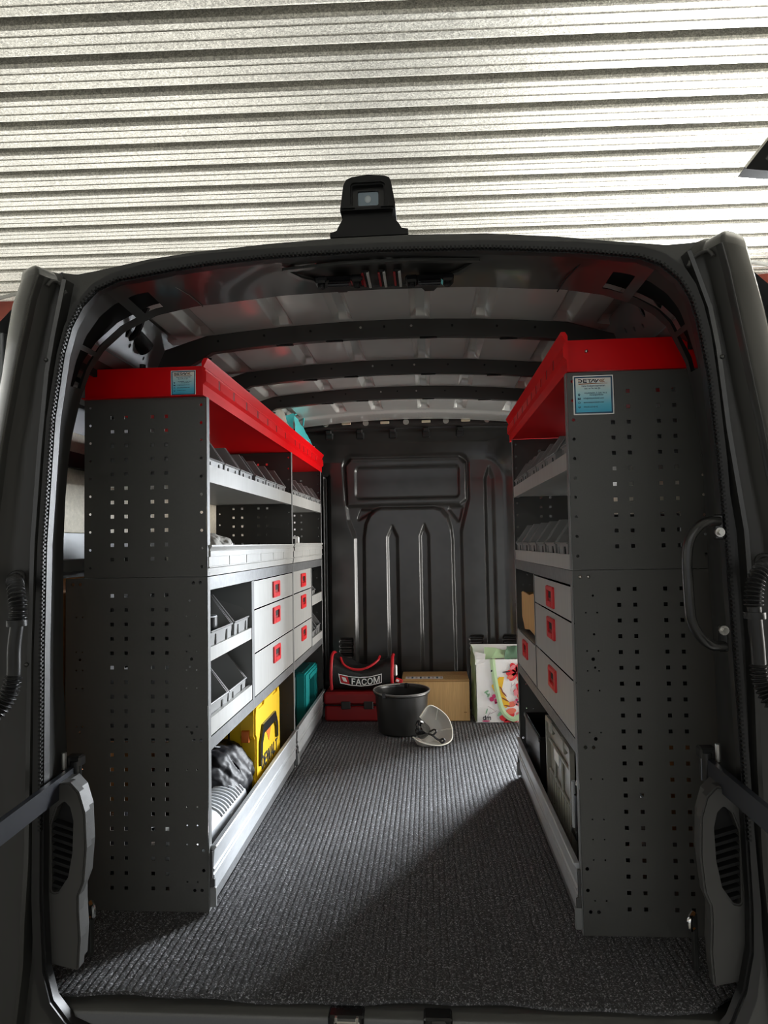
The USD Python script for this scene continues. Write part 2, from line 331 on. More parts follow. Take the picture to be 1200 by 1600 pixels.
rimR = np.interp(zL, [-.5, .2, .7, 1.092, 1.236, 1.389, 1.511, 1.54], [.86, .85, .828, .776, .753, .728, .708, .692])
silL = np.interp(zL, [-.5, .3, .9, 1.271, 1.41, 1.494, 1.529], [-.97, -.93, -.87, -.803, -.786, -.772, -.752])
silR = np.interp(zL, [-.5, .3, .9, 1.374, 1.466, 1.519, 1.543], [.97, .93, .885, .808, .788, .776, .760])
for sd, c1, rim, sil, dz in ((-1, c1L, rimL, silL, 0.), (1, c1R, rimR, silR, 0.)):
    z = V(zL)
    rows = lambda xs, y: np.stack([xs, np.full(len(z), y), z], 1)
    step = [rows(c1-sd*.006, 1.383), rows(c1-sd*.003, 1.356), rows(c1+sd*.004, 1.352), rows(c1+sd*.010, 1.372)]
    part(van, 'gutter_flange', grid(step), 'van_paint', 35)
    fl = [rows(c1+sd*.010, 1.372), rows((c1+rim)/2+sd*.006, 1.372), rows(rim-sd*.016, 1.362), rows(rim-sd*.004, 1.335)]
    part(van, 'corner_flank', grid(fl), 'trim_grey', 40)
    w = sil-rim
    oc = [rows(rim-sd*.004, 1.335), rows(rim, 1.3245), rows(rim+sd*.003, 1.320), rows(rim+sd*.010, 1.3205), rows(rim+w*.5, 1.334), rows(rim+w*.85, 1.352), rows(sil, 1.366), rows(sil+sd*.014, 1.40), rows(sil+sd*.03, 1.48), np.stack([sd*np.interp(z, [1.30, 1.37, 1.43, 1.49, 1.54], [.983, .975, .930, .875, .83]), np.full(len(z), 1.62), z], 1)]
    part(van, 'body_corner', grid(oc), 'van_paint', 50)
    # rounded top of the corner standing above the gutter
    base = V([q[-1] for q in fl+oc[1:]]); cx = base.mean(0)
    caps = [base]
    for k, (sc, up) in enumerate(((.97, .012), (.86, .024), (.66, .033), (.35, .038), (.02, .040))):
        c = base.copy(); mid_ = V([(base[:, 0].min()+base[:, 0].max())/2, 1.40, 0]); c[:, :2] = mid_[:2]+(base[:, :2]-mid_[:2])*sc; c[:, 2] += up*(.9 if sd < 0 else 1.05); caps.append(c)
    part(van, 'corner_cap', grid(caps), 'van_paint', 60)
    s0 = rim[-1]
    sl = [(c1[-1], 1.362, 1.490), (c1[-1]+sd*.010, 1.362, 1.508), ((c1[-1]+s0)/2, 1.360, 1.516), (s0-sd*.014, 1.346, 1.514), (s0-sd*.008, 1.338, 1.500)]
    part(van, 'seam_sealant', tube(spline(sl, 5), .0042, 7), 'trim_grey', 60, label='lumpy sealant bead at the top of the corner')
    # bolts and scratches line on the step
    for bz in ((1.345, .70) if sd < 0 else (1.30, .66)):
        bx = np.interp(bz, zL, c1)
        part(van, 'bolt_head', moved(trimesh.creation.icosphere(1, .005), (bx+sd*.004, 1.350, bz)), 'van_paint')
# --- inner frame: pillars and header between the seal and the load space
ang = np.concatenate([np.linspace(-.72, 0, 34, endpoint=False), np.linspace(0, .62, 30, endpoint=False), np.linspace(.62, 1.02, 34, endpoint=False), np.linspace(1.02, np.pi-1.02, 60, endpoint=False), np.linspace(np.pi-1.02, np.pi-.62, 34, endpoint=False), np.linspace(np.pi-.62, np.pi, 30, endpoint=False), np.linspace(np.pi, np.pi+.72, 34)])
A, B = polar(si, ang), polar(pin, ang)
ts = [0, .10, .22, .36, .52, .68, .84, 1.]
deep = 1.50+.05*np.clip((np.sin(ang)-.5)/.4, 0, 1)
rows = []
for t in ts:
    xz = A*(1-t)+B*t; y = 1.384+(deep-1.384)*t
    bulge = .006*math.sin(math.pi*t)
    n = (xz-V([.012, .72])); n /= np.linalg.norm(n, axis=1)[:, None]
    xz = xz+n*bulge
    rows.append(np.stack([xz[:, 0], y, xz[:, 1]], 1))
n = (B-V([.012, .72])); n /= np.linalg.norm(n, axis=1)[:, None]
rows.append(np.stack([B[:, 0]+n[:, 0]*.003, deep+.004, B[:, 1]+n[:, 1]*.003], 1))
rows.append(np.stack([B[:, 0]+n[:, 0]*.022, deep+.006, B[:, 1]+n[:, 1]*.022], 1))
G = V(rows); nA = len(ang)
qs = []
for i in range(len(G)-1):
    for j in range(nA-1):
        am = (ang[j]+ang[j+1])/2; am = min(am, np.pi-am) if am < np.pi else -1
        hole = 3 <= i <= 5 and (.70 < am < .785 or .80 < am < .93 or .945 < am < 1.0)
        if not hole: qs.append((i*nA+j, i*nA+j+1, (i+1)*nA+j+1, (i+1)*nA+j))
mid_a = lambda q: (ang[q[0] % nA]+ang[q[1] % nA])/2
for nm, mt, f in (('header_panel', 'van_paint', lambda a_: .93 < a_ < np.pi-.93), ('pillar_trim', 'van_paint_shaded', lambda a_: a_ <= .93), ('pillar_trim', 'van_paint_shaded', lambda a_: a_ >= np.pi-.93)):
    m = quads(G.reshape(-1, 3), [q for q in qs if f(mid_a(q))]); m.remove_unreferenced_vertices(); part(van, nm, m, mt, 40)
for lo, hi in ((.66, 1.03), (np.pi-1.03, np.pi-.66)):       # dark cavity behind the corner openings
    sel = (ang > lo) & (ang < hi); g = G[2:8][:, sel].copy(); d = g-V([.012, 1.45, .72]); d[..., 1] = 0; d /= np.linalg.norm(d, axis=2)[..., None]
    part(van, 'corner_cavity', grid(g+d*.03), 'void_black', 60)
# header details: pressed recess, latch keepers, slots with painted glints, joint lines
recess = sg.Polygon([(-.185, 1.415), (-.16, 1.46), (-.09, 1.515), (-.02, 1.535), (.06, 1.537), (.13, 1.52), (.20, 1.465), (.235, 1.41), (.10, 1.398), (-.06, 1.40)]).buffer(.01).buffer(-.004)
def header_z(x): return 1.5485-.062*(x-.022)**2*1.0
def under(poly, z, h, mname, name, parent=van, label=None):      # a plate hanging under the header, polygon in (x, y)
    m = ext(poly, h); v = m.vertices.copy(); v[:, 2] = z-h+v[:, 2]; m.vertices = v; return part(parent, name, m, mname, 25, label)
rim_ = recess.difference(recess.buffer(-.012)); m = ext(rim_, .006); v = m.vertices.copy(); v[:, 2] = v[:, 2]+1.543-.055*(v[:, 0]-.022)**2; m.vertices = v
part(van, 'header_recess_rim', m, 'van_paint', 25)
for cx, cy in ((-.070, 1.455), (.132, 1.470)):
    lk = part(van, 'latch_keeper', [box(cx-.050, cx+.050, cy-.010, cy+.012, 1.526, 1.540, .003), box(cx-.054, cx-.026, cy-.018, cy+.018, 1.522, 1.538, .004), box(cx+.026, cx+.054, cy-.018, cy+.018, 1.522, 1.538, .004)], 'black_gloss', 25)
    tri = sg.Polygon([(cx-.030, cy+.010), (cx+.030, cy+.010), (cx+.010, cy+.062), (cx-.010, cy+.062)])
    under(tri, 1.540, .012, 'black_satin', 'bracket', lk)
    part(lk, 'striker', cyl((cx-.024, cy-.014, 1.516), (cx+.024, cy-.014, 1.516), .0045), 'black_gloss')
    for s_ in (-1, 1): part(lk, 'bolt', cyl((cx+s_*.040, cy, 1.515), (cx+s_*.040, cy, 1.525), .008, 10), 'black_gloss')
for cx in (-.010, .026, .060):
    sl = part(van, 'header_slot', [ext(rrect(cx-.009, cx+.009, 1.425, 1.512, .008), .004).apply_translation((0, 0, 1.536))], 'void_black')
    part(sl, 'slot_glint', [ext(rrect(cx+.003, cx+.009, 1.428, 1.509, .0025), .006).apply_translation((0, 0, 1.532))], 'shelf_white', label='edge of the slot with its bright reflection painted white')  # reflection off the metal edge, painted as a white strip
    part(sl, 'slot_red_strip', [ext(rrect(cx-.008, cx-.003, 1.430, 1.505, .002), .004).apply_translation((0, 0, 1.533))], 'red_recess')  # dark red strip along the other edge of the slot
for x, s_ in ((-.445, .03), (.45, -.02)):
    part(van, 'joint_line', tube([(x-s_*.3, 1.42, 1.5385-.062*x*x+.006), (x+s_*.6, 1.49, 1.536-.062*x*x+.003), (x+s_, 1.548, 1.532-.06*x*x)], .0016, 5), 'chrome' if s_ > 0 else 'void_black')
# --- rear sill with its two lock recesses
P = V([[(x, y, z) for x in np.linspace(-.72, .735, 20)] for y, z in ((1.50, -.012), (1.418, -.012), (1.405, -.014), (1.395, -.022), (1.386, -.034), (1.378, -.062))])
part(van, 'rear_sill', flip(grid(P)), 'van_paint', 40)
for a, b in ((-.106, -.033), (.087, .145)):
    lr = part(van, 'sill_lock', [box(a, b, 1.374, 1.41, -.06, -.011, .004)], 'black_gloss')
    if a < 0:
        part(lr, 'lock_bar', [box(a+.012, b-.008, 1.368, 1.376, -.026, -.018, .002), box(a+.014, a+.020, 1.368, 1.376, -.034, -.010, .001), box(b-.016, b-.010, 1.368, 1.376, -.034, -.010, .001)], 'chrome', label='bright lock bar')
    else:
        part(lr, 'lock_eye', [tube([(.118+.011*math.cos(k), 1.372, -.036+.011*math.sin(k)) for k in np.linspace(0, 6.283, 16)], .003, 6), box(.104, .132, 1.370, 1.376, -.022, -.014, .002)], 'trim_grey')
# --- roof panel with its long grooves, three roof bows
arch = lambda x: -.10*np.asarray(x, float)**2
gx = [-.65, -.535, -.297, -.12, .107, .282, .515, .64]
def roof():
    xs = np.unique(np.round(np.concatenate([np.linspace(-.80, .80, 41)]+[g+V([-.030, -.027, -.014, -.011, .011, .014, .027, .030]) for g in gx]), 4))
    bays = [(1.50, 1.935), (1.955, 2.364), (2.384, 2.777), (2.797, 3.25)]
    ys = np.unique(np.round(np.concatenate([np.linspace(1.45, 3.52, 24), [3.27, 3.28, 3.29, 3.30, 3.43, 3.44, 3.45, 3.46]]+[V([a+.012, a+.018, a+.030, b-.030, b-.018, b-.012]) for a, b in bays]), 4))
    def sm(t): t = np.clip(t, 0, 1); return t*t*(3-2*t)
    X, Y = np.meshgrid(xs, ys); g = np.zeros_like(X)
    for c in gx: g = np.maximum(g, 1-sm((np.abs(X-c)-.011)/.018))
    h = np.zeros_like(X)
    for a, b in bays: h = np.maximum(h, sm((Y-a-.010)/.02)*sm((b-.010-Y)/.02))
    return np.stack([X, Y, 1.600+arch(X)+.024*g*h+(-.010*sm((Y-3.27)/.03)*sm((3.46-Y)/.03))], 2)
part(van, 'roof_panel', flip(grid(roof())), 'roof_inner', 40)
part(van, 'roof_skin', grid([[(x, y, h-.132*x*x) for x in np.linspace(-.84, .84, 21)] for y, h in ((1.392, 1.585), (1.41, 1.604), (1.5, 1.640), (1.6, 1.665), (3.0, 1.68), (5.6, 1.68))]), 'van_paint', 40)
def bow(y):
    xs = np.concatenate([[-.72, -.68, -.645, -.60, -.56, -.52], np.linspace(-.45, .45, 13), [.52, .56, .60, .645, .68, .72]])
    drop = np.where(np.abs(xs) > .52, .06*((np.abs(xs)-.52)/.13), 0)
    sec = [(y+.022, .012), (y+.022, -.006), (y+.001, -.006), (y-.001, -.004), (y-.004, .045), (y-.006, .047)]
    g = V([[(x, yy, 1.556+dz+arch(x)-(d if dz < .02 else d*.4)) for x, d in zip(xs, drop)] for yy, dz in sec])
    b = part(van, 'roof_bow', grid(g), 'bow_paint_shaded', 30)
    for x in (-.62, -.545, -.30, -.15, .13, .365, .585):
        w = .026 if abs(x) < .5 else .020
        zz = 1.5488+arch(x)-(.06*max(0, abs(x)-.52)/.13)
        m = ext(rrect(x-w, x+w, y+.006, y+.017, .0045), .003); m.apply_translation((0, 0, zz-.0016)); part(b, 'slot', m, 'void_black', 30)
    for x in (-.50, -.36, -.22, -.07, .0, .08, .20, .33, .44):
        part(b, 'hole', cyl((x, y-.0055, 1.580+arch(x)), (x, y-.001, 1.580+arch(x)), .0036, 8), 'void_black' if abs(x+.07) > .02 and x != .08 else 'steel_bolt')
for y in (1.934, 2.364, 2.777): bow(y)
# --- roof side rails, duct and cable in the rear left corner
for sd in (-1, 1):
    sx = lambda x: sd*x
    rail = sg.Polygon([(1.52, 1.452), (3.74, 1.452), (3.74, 1.555), (1.52, 1.575)])
    for y, z, a, b in ((1.60, 1.515, .020, .026), (1.70, 1.520, .011, .018), (1.735, 1.49, .006, .006), (1.79, 1.50, .006, .006), (1.83, 1.482, .005, .005), (1.845, 1.515, .005, .008), (2.2, 1.51, .02, .02), (2.6, 1.51, .02, .02), (3.0, 1.51, .02, .02)):
        rail = rail.difference(affinity.scale(disc(y, z, 1, 16), a, b))
    m = plate_x(rail, .700, .704) if sd > 0 else plate_x(rail, -.704, -.700)
    v = m.vertices; v[:, 0] -= sd*.5*(v[:, 2]-1.452)*.9
    part(van, 'roof_rail', m, 'wall_metal' if sd < 0 else 'van_inner', 20)
    part(van, 'rail_backing', box(sd*.76, sd*.77, 1.5, 3.75, 1.40, 1.60), 'void_black')
    part(van, 'rail_flange', [along_y(sg.Polygon([(sd*.700, 1.452), (sd*.735, 1.438), (sd*.735, 1.432), (sd*.698, 1.446)]), 1.55, 3.74)], 'wall_metal')
    part(van, 'rail_channel', [along_y(sg.Polygon([(sd*.735, 1.440), (sd*.800, 1.40), (sd*.800, 1.395), (sd*.735, 1.434)]), 1.55, 3.74)], 'bow_paint_shaded')
    part(van, 'lower_rail', along_y(sg.Polygon([(sd*.810, 1.385), (sd*.85, 1.358), (sd*.85, 1.345), (sd*.805, 1.372)]), 1.55, 3.74), 'wall_metal')
for k in range(5):
    part(van, 'rivet', moved(trimesh.creation.icosphere(1, .004), (-.717, 1.58+.09*k, 1.4435)), 'steel_bolt')
part(van, 'air_duct', tube(spline([(-.745, 1.66, 1.578), (-.715, 1.70, 1.560), (-.685, 1.75, 1.530), (-.665, 1.80, 1.500)], 6), .024, 12), 'black_plastic')
part(van, 'roof_cable', tube(spline([(-.600, 1.66, 1.572), (-.620, 1.68, 1.555), (-.640, 1.70, 1.530), (-.665, 1.72, 1.512), (-.70, 1.73, 1.505)], 6), .009, 8), 'black_plastic')
# --- side walls: painted sheet, boards, dark cable strip, plywood below; sliding door opening on the right
for sd in (-1, 1):
    def wall(name, x0, x1, y0, y1, z0, z1, mname, b=.002):
        segs = [(y0, y1)] if sd < 0 else [(a, c) for a, c in ((y0, min(y1, 2.76)), (max(y0, 3.785), y1)) if c-a > .02]
        for a, c in segs: part(van, name, box(sd*x0, sd*x1, a, c, z0, z1, b), mname)
    wall('side_wall', .885, .90, 1.50, 3.80, -.02, 1.46, 'wall_metal')
    wall('wall_board', .872, .885, 1.52, 3.74, .985, 1.165, 'lining_beige')
    wall('wall_board', .872, .885, 1.52, 3.74, 1.21, 1.268, 'lining_beige')
    wall('cable_strip', .860, .885, 1.52, 3.74, 1.165, 1.21, 'black_plastic')
    wall('waist_trim', .85, .885, 1.50, 3.74, .878, .912, 'trim_grey')
    wall('plywood_lining', .862, .885, 1.52, 3.76, .02, .86, 'plywood')
    pts = [(sd*.985, 1.37), (sd*.94, 1.43), (sd*.89, 1.49), (sd*.84, 1.54), (sd*.79, 1.58), (sd*.74, 1.60)]
    part(van, 'roof_side', grid([[(x, y, z) for y in (1.5, 2.5, 3.8)] for x, z in pts]), 'wall_metal', 40)
    if sd < 0: part(van, 'outer_side', box(-.985, -.965, 1.60, 5.6, -.45, 1.38), 'van_paint')
    else:
        part(van, 'outer_side', [box(.965, .985, 1.60, 2.76, -.45, 1.38), box(.965, .985, 3.80, 5.6, -.45, 1.38), box(.90, .985, 2.7, 3.8, 1.46, 1.52)], 'van_paint')
        part(van, 'door_jamb', [box(.90, .98, 2.745, 2.775, 0, 1.46, .004), box(.90, .98, 3.785, 3.83, 0, 1.46, .004), box(.88, .985, 2.76, 3.80, -.05, -.012, .004)], 'van_paint')
part(van, 'underbody', box(-.96, .96, 1.42, 5.6, -.12, -.075), 'trim_grey')
part(van, 'cab_front', box(-.96, .96, 5.4, 5.6, -.45, 1.3), 'van_paint')
# --- partition: a pressed sheet
def partition():
    xs, zs = np.linspace(-.84, .84, 620), np.linspace(0, 1.575, 260)
    X, Z = np.meshgrid(xs, zs); pt = shapely.points(X.ravel(), Z.ravel())
    def sdf(p): d = shapely.distance(p.boundary, pt); return np.where(shapely.contains(p, pt), d, -d).reshape(X.shape)
    def press(p, depth, w): t = np.clip(sdf(p)/w+.5, 0, 1); return depth*(.75*t+.25*t*t*(3-2*t))
    sm = lambda t: np.clip(t, 0, 1)**2*(3-2*np.clip(t, 0, 1))
    outer = sg.Polygon([(-.300, .17), (-.302, .97), (-.340, 1.075), (-.355, 1.19), (-.366, 1.39), (-.352, 1.427), (-.321, 1.442), (.300, 1.438), (.334, 1.427), (.353, 1.395), (.353, 1.186), (.320, 1.06), (.306, 1.0), (.308, .17)]).buffer(-.02).buffer(.02)
    inner = sg.Polygon([(-.256, .10), (-.252, .969), (-.240, 1.052), (-.216, 1.104), (-.186, 1.132), (-.155, 1.145), (.154, 1.142), (.195, 1.129), (.230, 1.085), (.249, 1.02), (.255, .96), (.260, .10)])
    plate = sg.Polygon([(-.345, 1.16), (-.352, 1.39), (-.315, 1.428), (.298, 1.425), (.337, 1.39), (.337, 1.186), (.30, 1.16)]).buffer(.004)
    win = rrect(-.295, .298, 1.197, 1.377, .022)
    d = press(outer.difference(inner).difference(plate), .017, .020)
    d = d+press(win, .012, .013)
    for a, b, z0, z1 in ((-.116, -.060, .12, 1.035), (.072, .119, .12, 1.04), (.447, .492, .15, 1.36)):
        d = d+press(sg.Polygon([(a, z0), (a, z1-.06), ((a+b)/2, z1), (b, z1-.06), (b, z0)]), .017, .020)
    d = d+press(sg.box(-.52, .15, -.452, 1.33).difference(sg.box(-.49, .0, -.48, 1.4)), .02, .02)
    for t in ([(.247, 1.131), (.309, 1.135), (.292, 1.066)], [(-.263, 1.126), (-.212, 1.125), (-.279, 1.085)]):
        d = d+press(sg.Polygon(t).buffer(.008), .012, .013)
    for x0, x1, z0, n in ((-.400, -.326, .300, 4), (.340, .412, .337, 3), (.527, .603, .337, 3)):
        for k in range(n): d = d+press(rrect(x0, x1, z0+.027*k, z0+.027*k+.014, .0065), .020, .008)
    lean = -.02*sm((Z-1.30)/.3)-.17*sm((Z-1.44)/.14)**1.3           # the top bends back over the load space
    corner = -.16*sm((np.hypot(np.maximum(np.abs(X)-.44, 0), np.maximum(Z-1.28, 0))-.10)/.26)
    Y = 3.80+d+np.minimum(lean, corner)
    return np.stack([X, Y, Z], 2)
part(van, 'partition', grid(partition()), 'partition_paint', True)
for x in (-.415, -.245, -.065, .117, .30):
    part(van, 'partition_clip', [box(x-.022, x+.022, 3.60, 3.63, 1.512, 1.555, .006), box(x-.016, x+.016, 3.57, 3.61, 1.540, 1.562, .004)], 'black_satin')
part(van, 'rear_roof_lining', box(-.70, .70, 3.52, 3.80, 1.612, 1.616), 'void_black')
bar = part(van, 'partition_bar', grid([[(x, y, z+arch(x)*.35) for x in np.linspace(-.66, .66, 15)] for y, z in ((3.56, 1.606), (3.538, 1.604), (3.536, 1.574), (3.545, 1.570), (3.60, 1.570))]), 'bar_dark')
for x in (-.423, -.206, .011, .224, .442):
    part(bar, 'bolt', [cyl((x, 3.528, 1.588), (x, 3.540, 1.588), .010, 10), cyl((x, 3.532, 1.588), (x, 3.540, 1.588), .016, 12)], 'steel_bolt', label='bright bolt')
for x in (-.312, -.103, .118, .329):
    part(bar, 'lit_opening', box(x-.024, x+.024, 3.530, 3.540, 1.581, 1.595, .002), 'opening_light', label='opening in the bar, its light painted cream')  # light showing through the bar openings, painted as cream plates
# --- vent trims at the foot of the pillars
for sd in (-1, 1):
    o_ = .010 if sd > 0 else 0
    sc = lambda p: [(.117+(sd*x+o_-.117)*.932, .941+(z-.941)*.932) for x, z in p]
    body = sg.Polygon(sc([(.782, .01), (.690, -.01), (.686, .06), (.690, .12), (.690, .155), (.678, .185), (.672, .26), (.676, .34), (.690, .385), (.712, .408), (.778, .40)])).buffer(-.006).buffer(.006)
    g = sg.Polygon(sc([(.754, .160), (.738, .163), (.716, .195), (.706, .25), (.704, .32), (.712, .352), (.726, .366), (.742, .352), (.756, .31)])).buffer(-.006).buffer(.006)
    vt = part(van, 'vent_trim', [plate_y(body.difference(g), 1.392, 1.412), plate_y(body.intersection(affinity.translate(body, sd*.012)).difference(g), 1.412, 1.45), plate_y(body.buffer(-.004).difference(g.buffer(.003)), 1.389, 1.393)], 'trim_grey')
    part(vt, 'vent_recess', plate_y(g.buffer(.002), 1.412, 1.416), 'void_black')
    for k in range(11):
        z = .190+.0160*k; x = lambda q: .117+(sd*q+o_-.117)*.932
        bar_ = sg.Polygon([(x(.77), z+.008), (x(.77), z+.0145), (x(.69), z-.0085), (x(.69), z-.015)]).intersection(g)
        if bar_.area > 2e-5: part(vt, 'slat', plate_y(bar_, 1.394, 1.412), 'grille_dark')
    part(van, 'striker_plate', [box(sd*.665, sd*.675, 1.50, 1.515, .015, .135, .002)], 'van_paint_shaded')
    part(van, 'striker_pin', [tube(spline([(sd*.668, 1.505, .135), (sd*.655, 1.49, .13), (sd*.655, 1.49, .11), (sd*.668, 1.505, .105)], 4), .0055, 8)], 'chrome')
# --- door check straps reaching back towards the doors
for sd, x0, x1, zt in ((-1, -.690, -.652, .43), (1, .698, .690, .452)):
    st = part(van, 'check_strap', quads(*((lambda p: (V(p), [(0, 1, 2, 3), (7, 6, 5, 4), (0, 4, 5, 1), (1, 5, 6, 2), (2, 6, 7, 3), (3, 7, 4, 0)]))([(x0-.006, 1.47, zt-.023), (x0+.006, 1.47, zt-.023), (x0+.006, 1.47, zt+.023), (x0-.006, 1.47, zt+.023), (x1-.006, .95, zt-.020), (x1+.006, .95, zt-.020), (x1+.006, .95, zt+.020), (x1-.006, .95, zt+.020)]))), 'strap_blue', False)
    part(st, 'knuckle', [cyl((x0-sd*.004, 1.47, zt-.024), (x0-sd*.004, 1.47, zt+.034), .013, 14), box(x0-.018, x0+.018, 1.462, 1.49, zt+.02, zt+.045, .004)], 'black_satin')
    part(st, 'pin', cyl((x0+sd*.015, 1.455, zt+.02), (x0+sd*.015, 1.455, zt+.056), .006, 8), 'steel_bolt')
# --- corrugated wiring sleeves from pillar to door
def sleeve(pts, corr):
    p = spline(pts, 26); s = np.r_[0, np.cumsum(np.linalg.norm(np.diff(p, axis=0), axis=1))]; t = s/s[-1]
    u = np.linspace(0, 1, 420); q = np.stack([np.interp(u*s[-1], s, p[:, k]) for k in range(3)], 1); r = np.full(len(u), .0125)
    for a, b in corr:
        k = (u >= a) & (u <= b); r = np.where(k, .0145+.0025*np.sin(u*s[-1]/.0075*2*np.pi), r)
    return tube(q, r, 12)
part(van, 'wiring_sleeve', sleeve([(-.752, 1.345, .875), (-.732, 1.315, .872), (-.714, 1.292, .855), (-.705, 1.285, .825), (-.706, 1.282, .79), (-.710, 1.28, .745), (-.711, 1.28, .69), (-.718, 1.275, .652), (-.735, 1.262, .622), (-.765, 1.24, .60)], [(.0, .36), (.66, 1)]), 'rubber')
part(van, 'sleeve_grommet', [moved(trimesh.creation.torus(.017, .005, major_sections=18, minor_sections=8), (-.750, 1.347, .878), rx=1.2), moved(trimesh.creation.cylinder(.019, .012, sections=16), (-.706, 1.282, .795))], 'rubber')
part(van, 'wiring_sleeve', sleeve([(.775, 1.33, .885), (.748, 1.30, .882), (.728, 1.288, .862), (.718, 1.282, .83), (.717, 1.28, .795), (.720, 1.28, .74), (.722, 1.28, .69), (.727, 1.275, .66), (.738, 1.262, .635), (.765, 1.24, .61)], [(.0, .36), (.66, 1)]), 'rubber')
part(van, 'sleeve_grommet', [moved(trimesh.creation.torus(.017, .005, major_sections=18, minor_sections=8), (.768, 1.335, .888), rx=1.2), moved(trimesh.creation.cylinder(.019, .012, sections=16), (.7175, 1.281, .795))], 'rubber')
# --- grab handle on the right pillar
K = lambda p: [tuple(V([.117, 0, .941])+(V(q, float)-V([.117, 0, .941]))*.925) for q in p]
gh = part(van, 'grab_handle', tube(spline(K([(.742, 1.475, .975), (.715, 1.462, .974), (.690, 1.452, .963), (.671, 1.448, .940), (.663, 1.447, .905), (.662, 1.447, .850), (.664, 1.447, .790), (.668, 1.448, .762), (.685, 1.451, .732), (.712, 1.460, .712), (.742, 1.475, .708)]), 8), .0100, 14), 'black_satin', 60)
for z0, z1, zb in ((.935, .990, .951), (.695, .752, .742)):
    z0, z1, zb = (.941+(q-.941)*.925 for q in (z0, z1, zb)); xc = .117+(.7415-.117)*.925
    part(gh, 'mounting_plate', box(xc-.0095, xc+.010, 1.362, 1.372, z0, z1, .003), 'black_satin')
    part(gh, 'bolt', [cyl((xc, 1.350, zb), (xc, 1.362, zb), .0060, 6), cyl((xc, 1.357, zb), (xc, 1.362, zb), .0095, 14)], 'steel_bolt', label='bright hexagon bolt')

# --- reversing camera on the rear edge of the roof
cm = thing('rear_view_camera', 'black reversing camera housing on the middle of the van roof edge', 'camera', (.004, 1.42, 1.60))
def cammount():
    foot = sg.Polygon([(-.084, 0), (.084, 0), (.084, .012), (.070, .014), (.066, .022), (.052, .040), (.051, .055), (-.055, .055), (-.056, .040), (-.066, .022), (-.070, .014), (-.084, .010)])
    part(cm, 'foot', plate_y(foot, -.03, .05), 'black_plastic', 20)
    hood = sg.Polygon([(-.060, .050), (.058, .050), (.058, .060), (.050, .108), (.046, .118), (.036, .122), (.0, .126), (-.034, .122), (-.046, .117), (-.052, .106)])
    hole = rrect(-.034, .034, .056, .104, .006)
    part(cm, 'hood', [plate_y(hood.difference(hole), -.045, .05), plate_y(hood.buffer(-.003).difference(hole.buffer(.003)), -.050, -.044)], 'black_plastic', 20)
    part(cm, 'camera_body', [plate_y(rrect(-.034, .034, .056, .104, .006).difference(rrect(-.023, .022, .064, .096, .004)), -.034, .05), box(-.03, .03, -.012, .05, .06, .1)], 'black_satin', 20)
    ln = part(cm, 'lens_window', plate_y(rrect(-.0225, .0215, .0645, .0955, .004), -.030, -.026), 'lens_blue')
    part(ln, 'lens', [moved(trimesh.creation.icosphere(3, 1.), (-.001, -.0295, .080), s=(.0075, .003, .0085))], 'lens_pale')
cammount()

# ============================================================ ribbed carpet
def carpet():
    pitch = .0162; xs = []; zs = []
    x = -.86
    while x < .86:
        for dx, dz in ((0, -.0028), (.0022, -.0024), (.0042, -.0005), (.0075, 0), (.0115, 0), (.0138, -.0010)):
            xs.append(x+dx); zs.append(dz)
        x += pitch
    xs, zs = V(xs), V(zs); ys = np.concatenate([np.linspace(1.412, 1.6, 14), np.linspace(1.6, 3.80, 70)[1:]])
    X, Y = np.meshgrid(xs, ys); Z = np.tile(zs, (len(ys), 1))
    n = meshkit.noise(np.stack([X*60, Y*60, 0*X], 2), 3)-.5
    Z = Z+.0016*n+.003*(meshkit.noise(np.stack([X*5, Y*4, 0*X], 2), 5)-.5)
    e = np.clip((1.47-Y)/.06, 0, 1); Y = Y+e*(.006*np.sin(X*9)+.003*np.sin(X*31)); Z = Z-.004*np.clip((1.43-Y)/.02, 0, 1)
    lim = np.where(Y < 1.55, .68+.10*np.clip((Y-1.41)/.06, 0, 1), .86)
    X = np.clip(X, -lim-.015, lim-.02)
    top = np.stack([X, Y, Z], 2)
    edge = np.stack([top[0], top[0]+V([0, .002, -.009])])
    return join([grid(top), flip(grid(edge))])
single('carpet', carpet(), 'carpet', 'dark grey ribbed carpet covering the load floor of the van', 'carpet', smooth=40)

hb = thing('black_bundle', 'black shiny bundle hanging from the lintel at the far right edge of the picture', 'bundle', (2.70, 4.98, 2.62))
part(hb, 'wrap', [moved(trimesh.creation.icosphere(3, 1.), (0, 0, 0), s=(.09, .06, .17))], 'black_gloss', 60); part(hb, 'hanging_cord', cyl((0, .0, .15), (.0, .07, .30), .006), 'cable_black')
